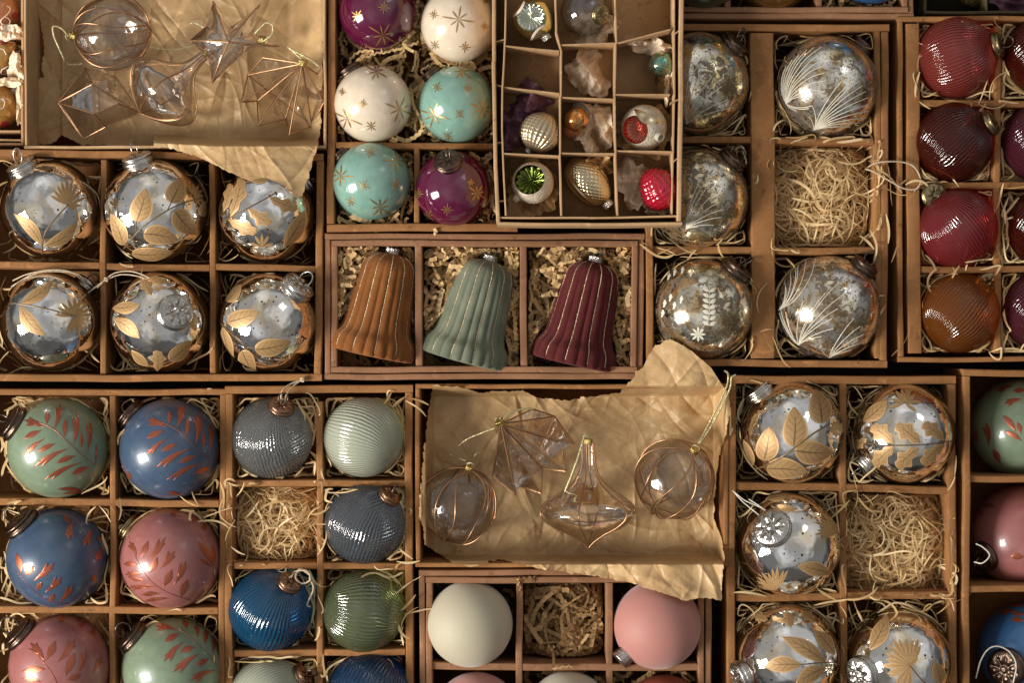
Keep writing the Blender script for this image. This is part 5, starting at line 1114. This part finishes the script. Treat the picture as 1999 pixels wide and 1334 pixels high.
def indent(b, toward, alpha, mat, rmat, flutes=18, depth=0.55, famp=0.10):
    d = b.dirv(*toward); t = np.linspace(alpha, np.pi, 40); lathe_dir(b, d, [(math.sin(a), math.cos(a)) for a in t], mat, 'glass_body')
    R = math.sin(alpha); z0 = math.cos(alpha); s = np.linspace(0, 1, 16)
    pr = [(R * (1 - 0.25 * x) if x < 0.4 else R * (0.9 * (1 - (x - 0.4) / 0.6)) + 0.001, z0 - depth * (x / 0.4) * 0.6 if x < 0.4 else z0 - depth * (0.6 + 0.4 * math.sin((x - 0.4) / 0.6 * 1.57))) for x in s]
    lathe_dir(b, d, pr, rmat, 'indented_reflector', flutes, famp, rim=R); return d
va = vball('yellow-green mirrored ball with silver star-burst hollow, top left of the old tan box', 1041, 38, 41, 292)
indent(va, (1034, 30), 0.72, 'gold_mirror', 'silver_refl', 18, 0.28, 0.12)
add_cap(va.root, va, (1070, 77, 9.5), MAT['cap_bright'], None, 'crimp', ring=False)
part(va, 'painted_stripe', 'white_paint', lambda mb: leaf(mb, va, (1036, 82), (1064, 48), 5, 'x', -0.12)); part(va, 'painted_stripe', 'white_paint', lambda mb: leaf(mb, va, (1001, 32), (1024, 2), 5, 'x', 0.1))
vb = vball('clear glass ball with a brass disc cap, top middle of the old tan box', 1142, 22, 48, 290)
inst(SPH, 'glass_globe', MAT['clear_ball'], vb.root, (0, 0, 0), Quaternion(), vb.r)
o, d = add_cap(vb.root, vb, (1172, 28, 19), MAT['cap_brass'], MAT['cap_brass'])
vc_ = vball('small teal mirrored ball, alone in the right column of the old tan box', 1291, 125, 25, 272)
inst(SPH, 'glass_globe', MAT['teal_mirror'], vc_.root, (0, 0, 0), Quaternion((0.3, 0.5, 0.2, 0.7)).normalized(), vc_.r)
vd = vball('ribbed champagne ball resting on plum tissue', 1055, 258, 39, 285)
dd = vd.dirv(1040, 294); t = np.linspace(0.01, np.pi - 0.01, 60); lathe_dir(vd, dd, [(math.sin(a) * (1 + 0.018 * math.sin(a * 34)), math.cos(a)) for a in t], 'pearl_gold', 'ribbed_globe', 22, 0.05, 220, 0.6)
add_cap(vd.root, vd, (1030, 296, 8, True), MAT['cap_silver'], None, 'crimp', ring=False)
ve = vball('small shiny orange ball nested in beige tissue, centre of the old tan box', 1125, 233, 24, 285)
inst(SPH, 'glass_globe', MAT['orange_mirror'], ve.root, (0, 0, 0), Quaternion((0.3, 0.5, 0.2, 0.7)).normalized(), ve.r)
ve2 = vball('second orange ball mostly under the first one in beige tissue', 1117, 250, 20, 258)
inst(SPH, 'glass_globe', MAT['vint_orange'], ve2.root, (0, 0, 0), Quaternion(), ve2.r)
vf = vball('frosted gold ball with red ribbed hollow and spout in the old tan box', 1257, 249, 45, 290)
indent(vf, (1236, 254), 0.66, 'sugar', 'red_refl', 22, 0.5, 0.13)
d = vf.dirv(1285, 266); nb_ = frame_quat(d); lathe_dir(vf, d, [(0.20, 0.9), (0.20, 1.18), (0.17, 1.2), (0.14, 1.18), (0.13, 0.95), (0.0, 0.94)], 'matte_cream', 'spout')
part(vf, 'painted_band', 'pale_gold', lambda mb: leaf(mb, vf, (1238, 213), (1294, 238), 20, 'lance', 0.12))
vh = vball('sugar-frosted ball with a green mirrored hollow, bottom left of the old tan box', 1040, 357, 41, 290)
indent(vh, (1031, 348), 0.80, 'sugar', 'green_mirror', 14, 0.45, 0.16)
lathe_dir(vh, vh.dirv(1008, 388), [(0.22, 0.9), (0.17, 1.1), (0.13, 1.25), (0.0, 1.26)], 'sugar', 'spout')
vi = vball('elongated pale gold ornament with a studded panel, bottom middle of the old tan box', 1147, 355, 56, 288, 'oval_ornament')
axo = unit(P(1186, 398, 248) - P(1112, 315, 255)); wv_ = 0.66
n1, n2 = 90, 160; q = frame_quat(axo); X = unit(np.cross(axo, (0, 0, 1))); Y = np.cross(X, axo); Y = Y if Y[2] > 0 else -Y
T = np.linspace(0.01, np.pi - 0.01, n1)[:, None]; F = np.linspace(0, 2 * np.pi, n2, endpoint=False)[None]
side = np.cos(F) * 0 + np.sin(F); acr = np.cos(F)
panel = np.clip((np.sin(F - 0.15) - 0.62) * 8, 0, 1) * np.clip((np.sin(T) - 0.35) * 6, 0, 1)
studs = np.clip(np.sin(T * 30) * np.sin(F * 26), 0, 1) * 0.055 * panel; ribs = (1 - panel) * 0.028 * np.cos(F * 18) * np.sin(T)
rr = np.sin(T) ** 0.9 * wv_ * (1 + studs + ribs - 0.03 * panel)
V = vi.r * (rr[..., None] * (np.cos(F)[..., None] * X + np.sin(F)[..., None] * Y) + (-1.0 * np.cos(T) * np.ones_like(F))[..., None] * axo)
mb = MB(); mb.grid(V + vi.c, closed_v=True); mb.build('glass_body', MAT['pale_gold'], vi.root, vi.c)
inst(CRIMP, 'crimped_cap', MAT['cap_bright'], vi.root, axo * vi.r * 0.97, frame_quat(axo), 11.5)
vj = vball('bright raspberry red bumpy ornament on beige tissue, bottom right of the old tan box', 1286, 368, 38, 286)
dj = vj.dirv(1262, 336); t = np.linspace(0.01, np.pi - 0.01, 70); n = 200; th = np.linspace(0, 2 * np.pi, n, endpoint=False); qf = frame_quat(dj); X = np.array(qf @ Vector((1, 0, 0))); Y = np.cross(dj, X)
rows = []
for k, a in enumerate(t):
    bmp = 1 + 0.06 * np.abs(np.sin(a * 13)) * np.abs(np.sin(th * 9 + (k // 6) * 0.6)); s = math.sin(a) * (1 - 0.18 * math.cos(a))
    rows.append(vj.r * bmp[:, None] * (s * (np.cos(th)[:, None] * X + np.sin(th)[:, None] * Y) + math.cos(a) * dj * 1.08))
mb = MB(); mb.grid(np.array(rows) + vj.c, closed_v=True); mb.build('berry_body', MAT['berry'], vj.root, vj.c)
crumple('plum tissue under the ribbed champagne ball', 1030, 225, 46, 56, 198, 48, 'plum_tissue', 12)
crumple('wad of beige tissue alone in the middle cell of the old tan box', 1150, 142, 38, 40, 205, 52, 'beige_tissue', 13, rot=0.5)
crumple('beige tissue holding the two orange balls', 1155, 248, 40, 46, 200, 50, 'beige_tissue', 14)
crumple('torn beige tissue behind the small teal ball', 1275, 92, 46, 15, 215, 46, 'beige_tissue', 15, rot=0.15)
crumple('torn beige tissue strip right of the small teal ball', 1308, 150, 9, 42, 215, 46, 'beige_tissue', 16, rot=0.2)
crumple('beige tissue left of the raspberry ornament', 1238, 358, 30, 44, 200, 46, 'beige_tissue', 17)
crumple('beige tissue below the raspberry ornament', 1290, 400, 30, 17, 205, 40, 'beige_tissue', 18)
crumple('tissue scrap around the sugar-frosted ball', 1040, 372, 50, 46, 194, 22, 'tissue', 19)
crumple('tissue scrap around the hollow-spouted ball', 1262, 260, 50, 42, 194, 26, 'tissue', 20)
crumple('tissue scrap under the clear ball', 1160, 55, 42, 30, 198, 34, 'beige_tissue', 22)
crumple('tissue scrap behind the elongated gold ornament', 1172, 320, 26, 16, 200, 60, 'tissue', 23)
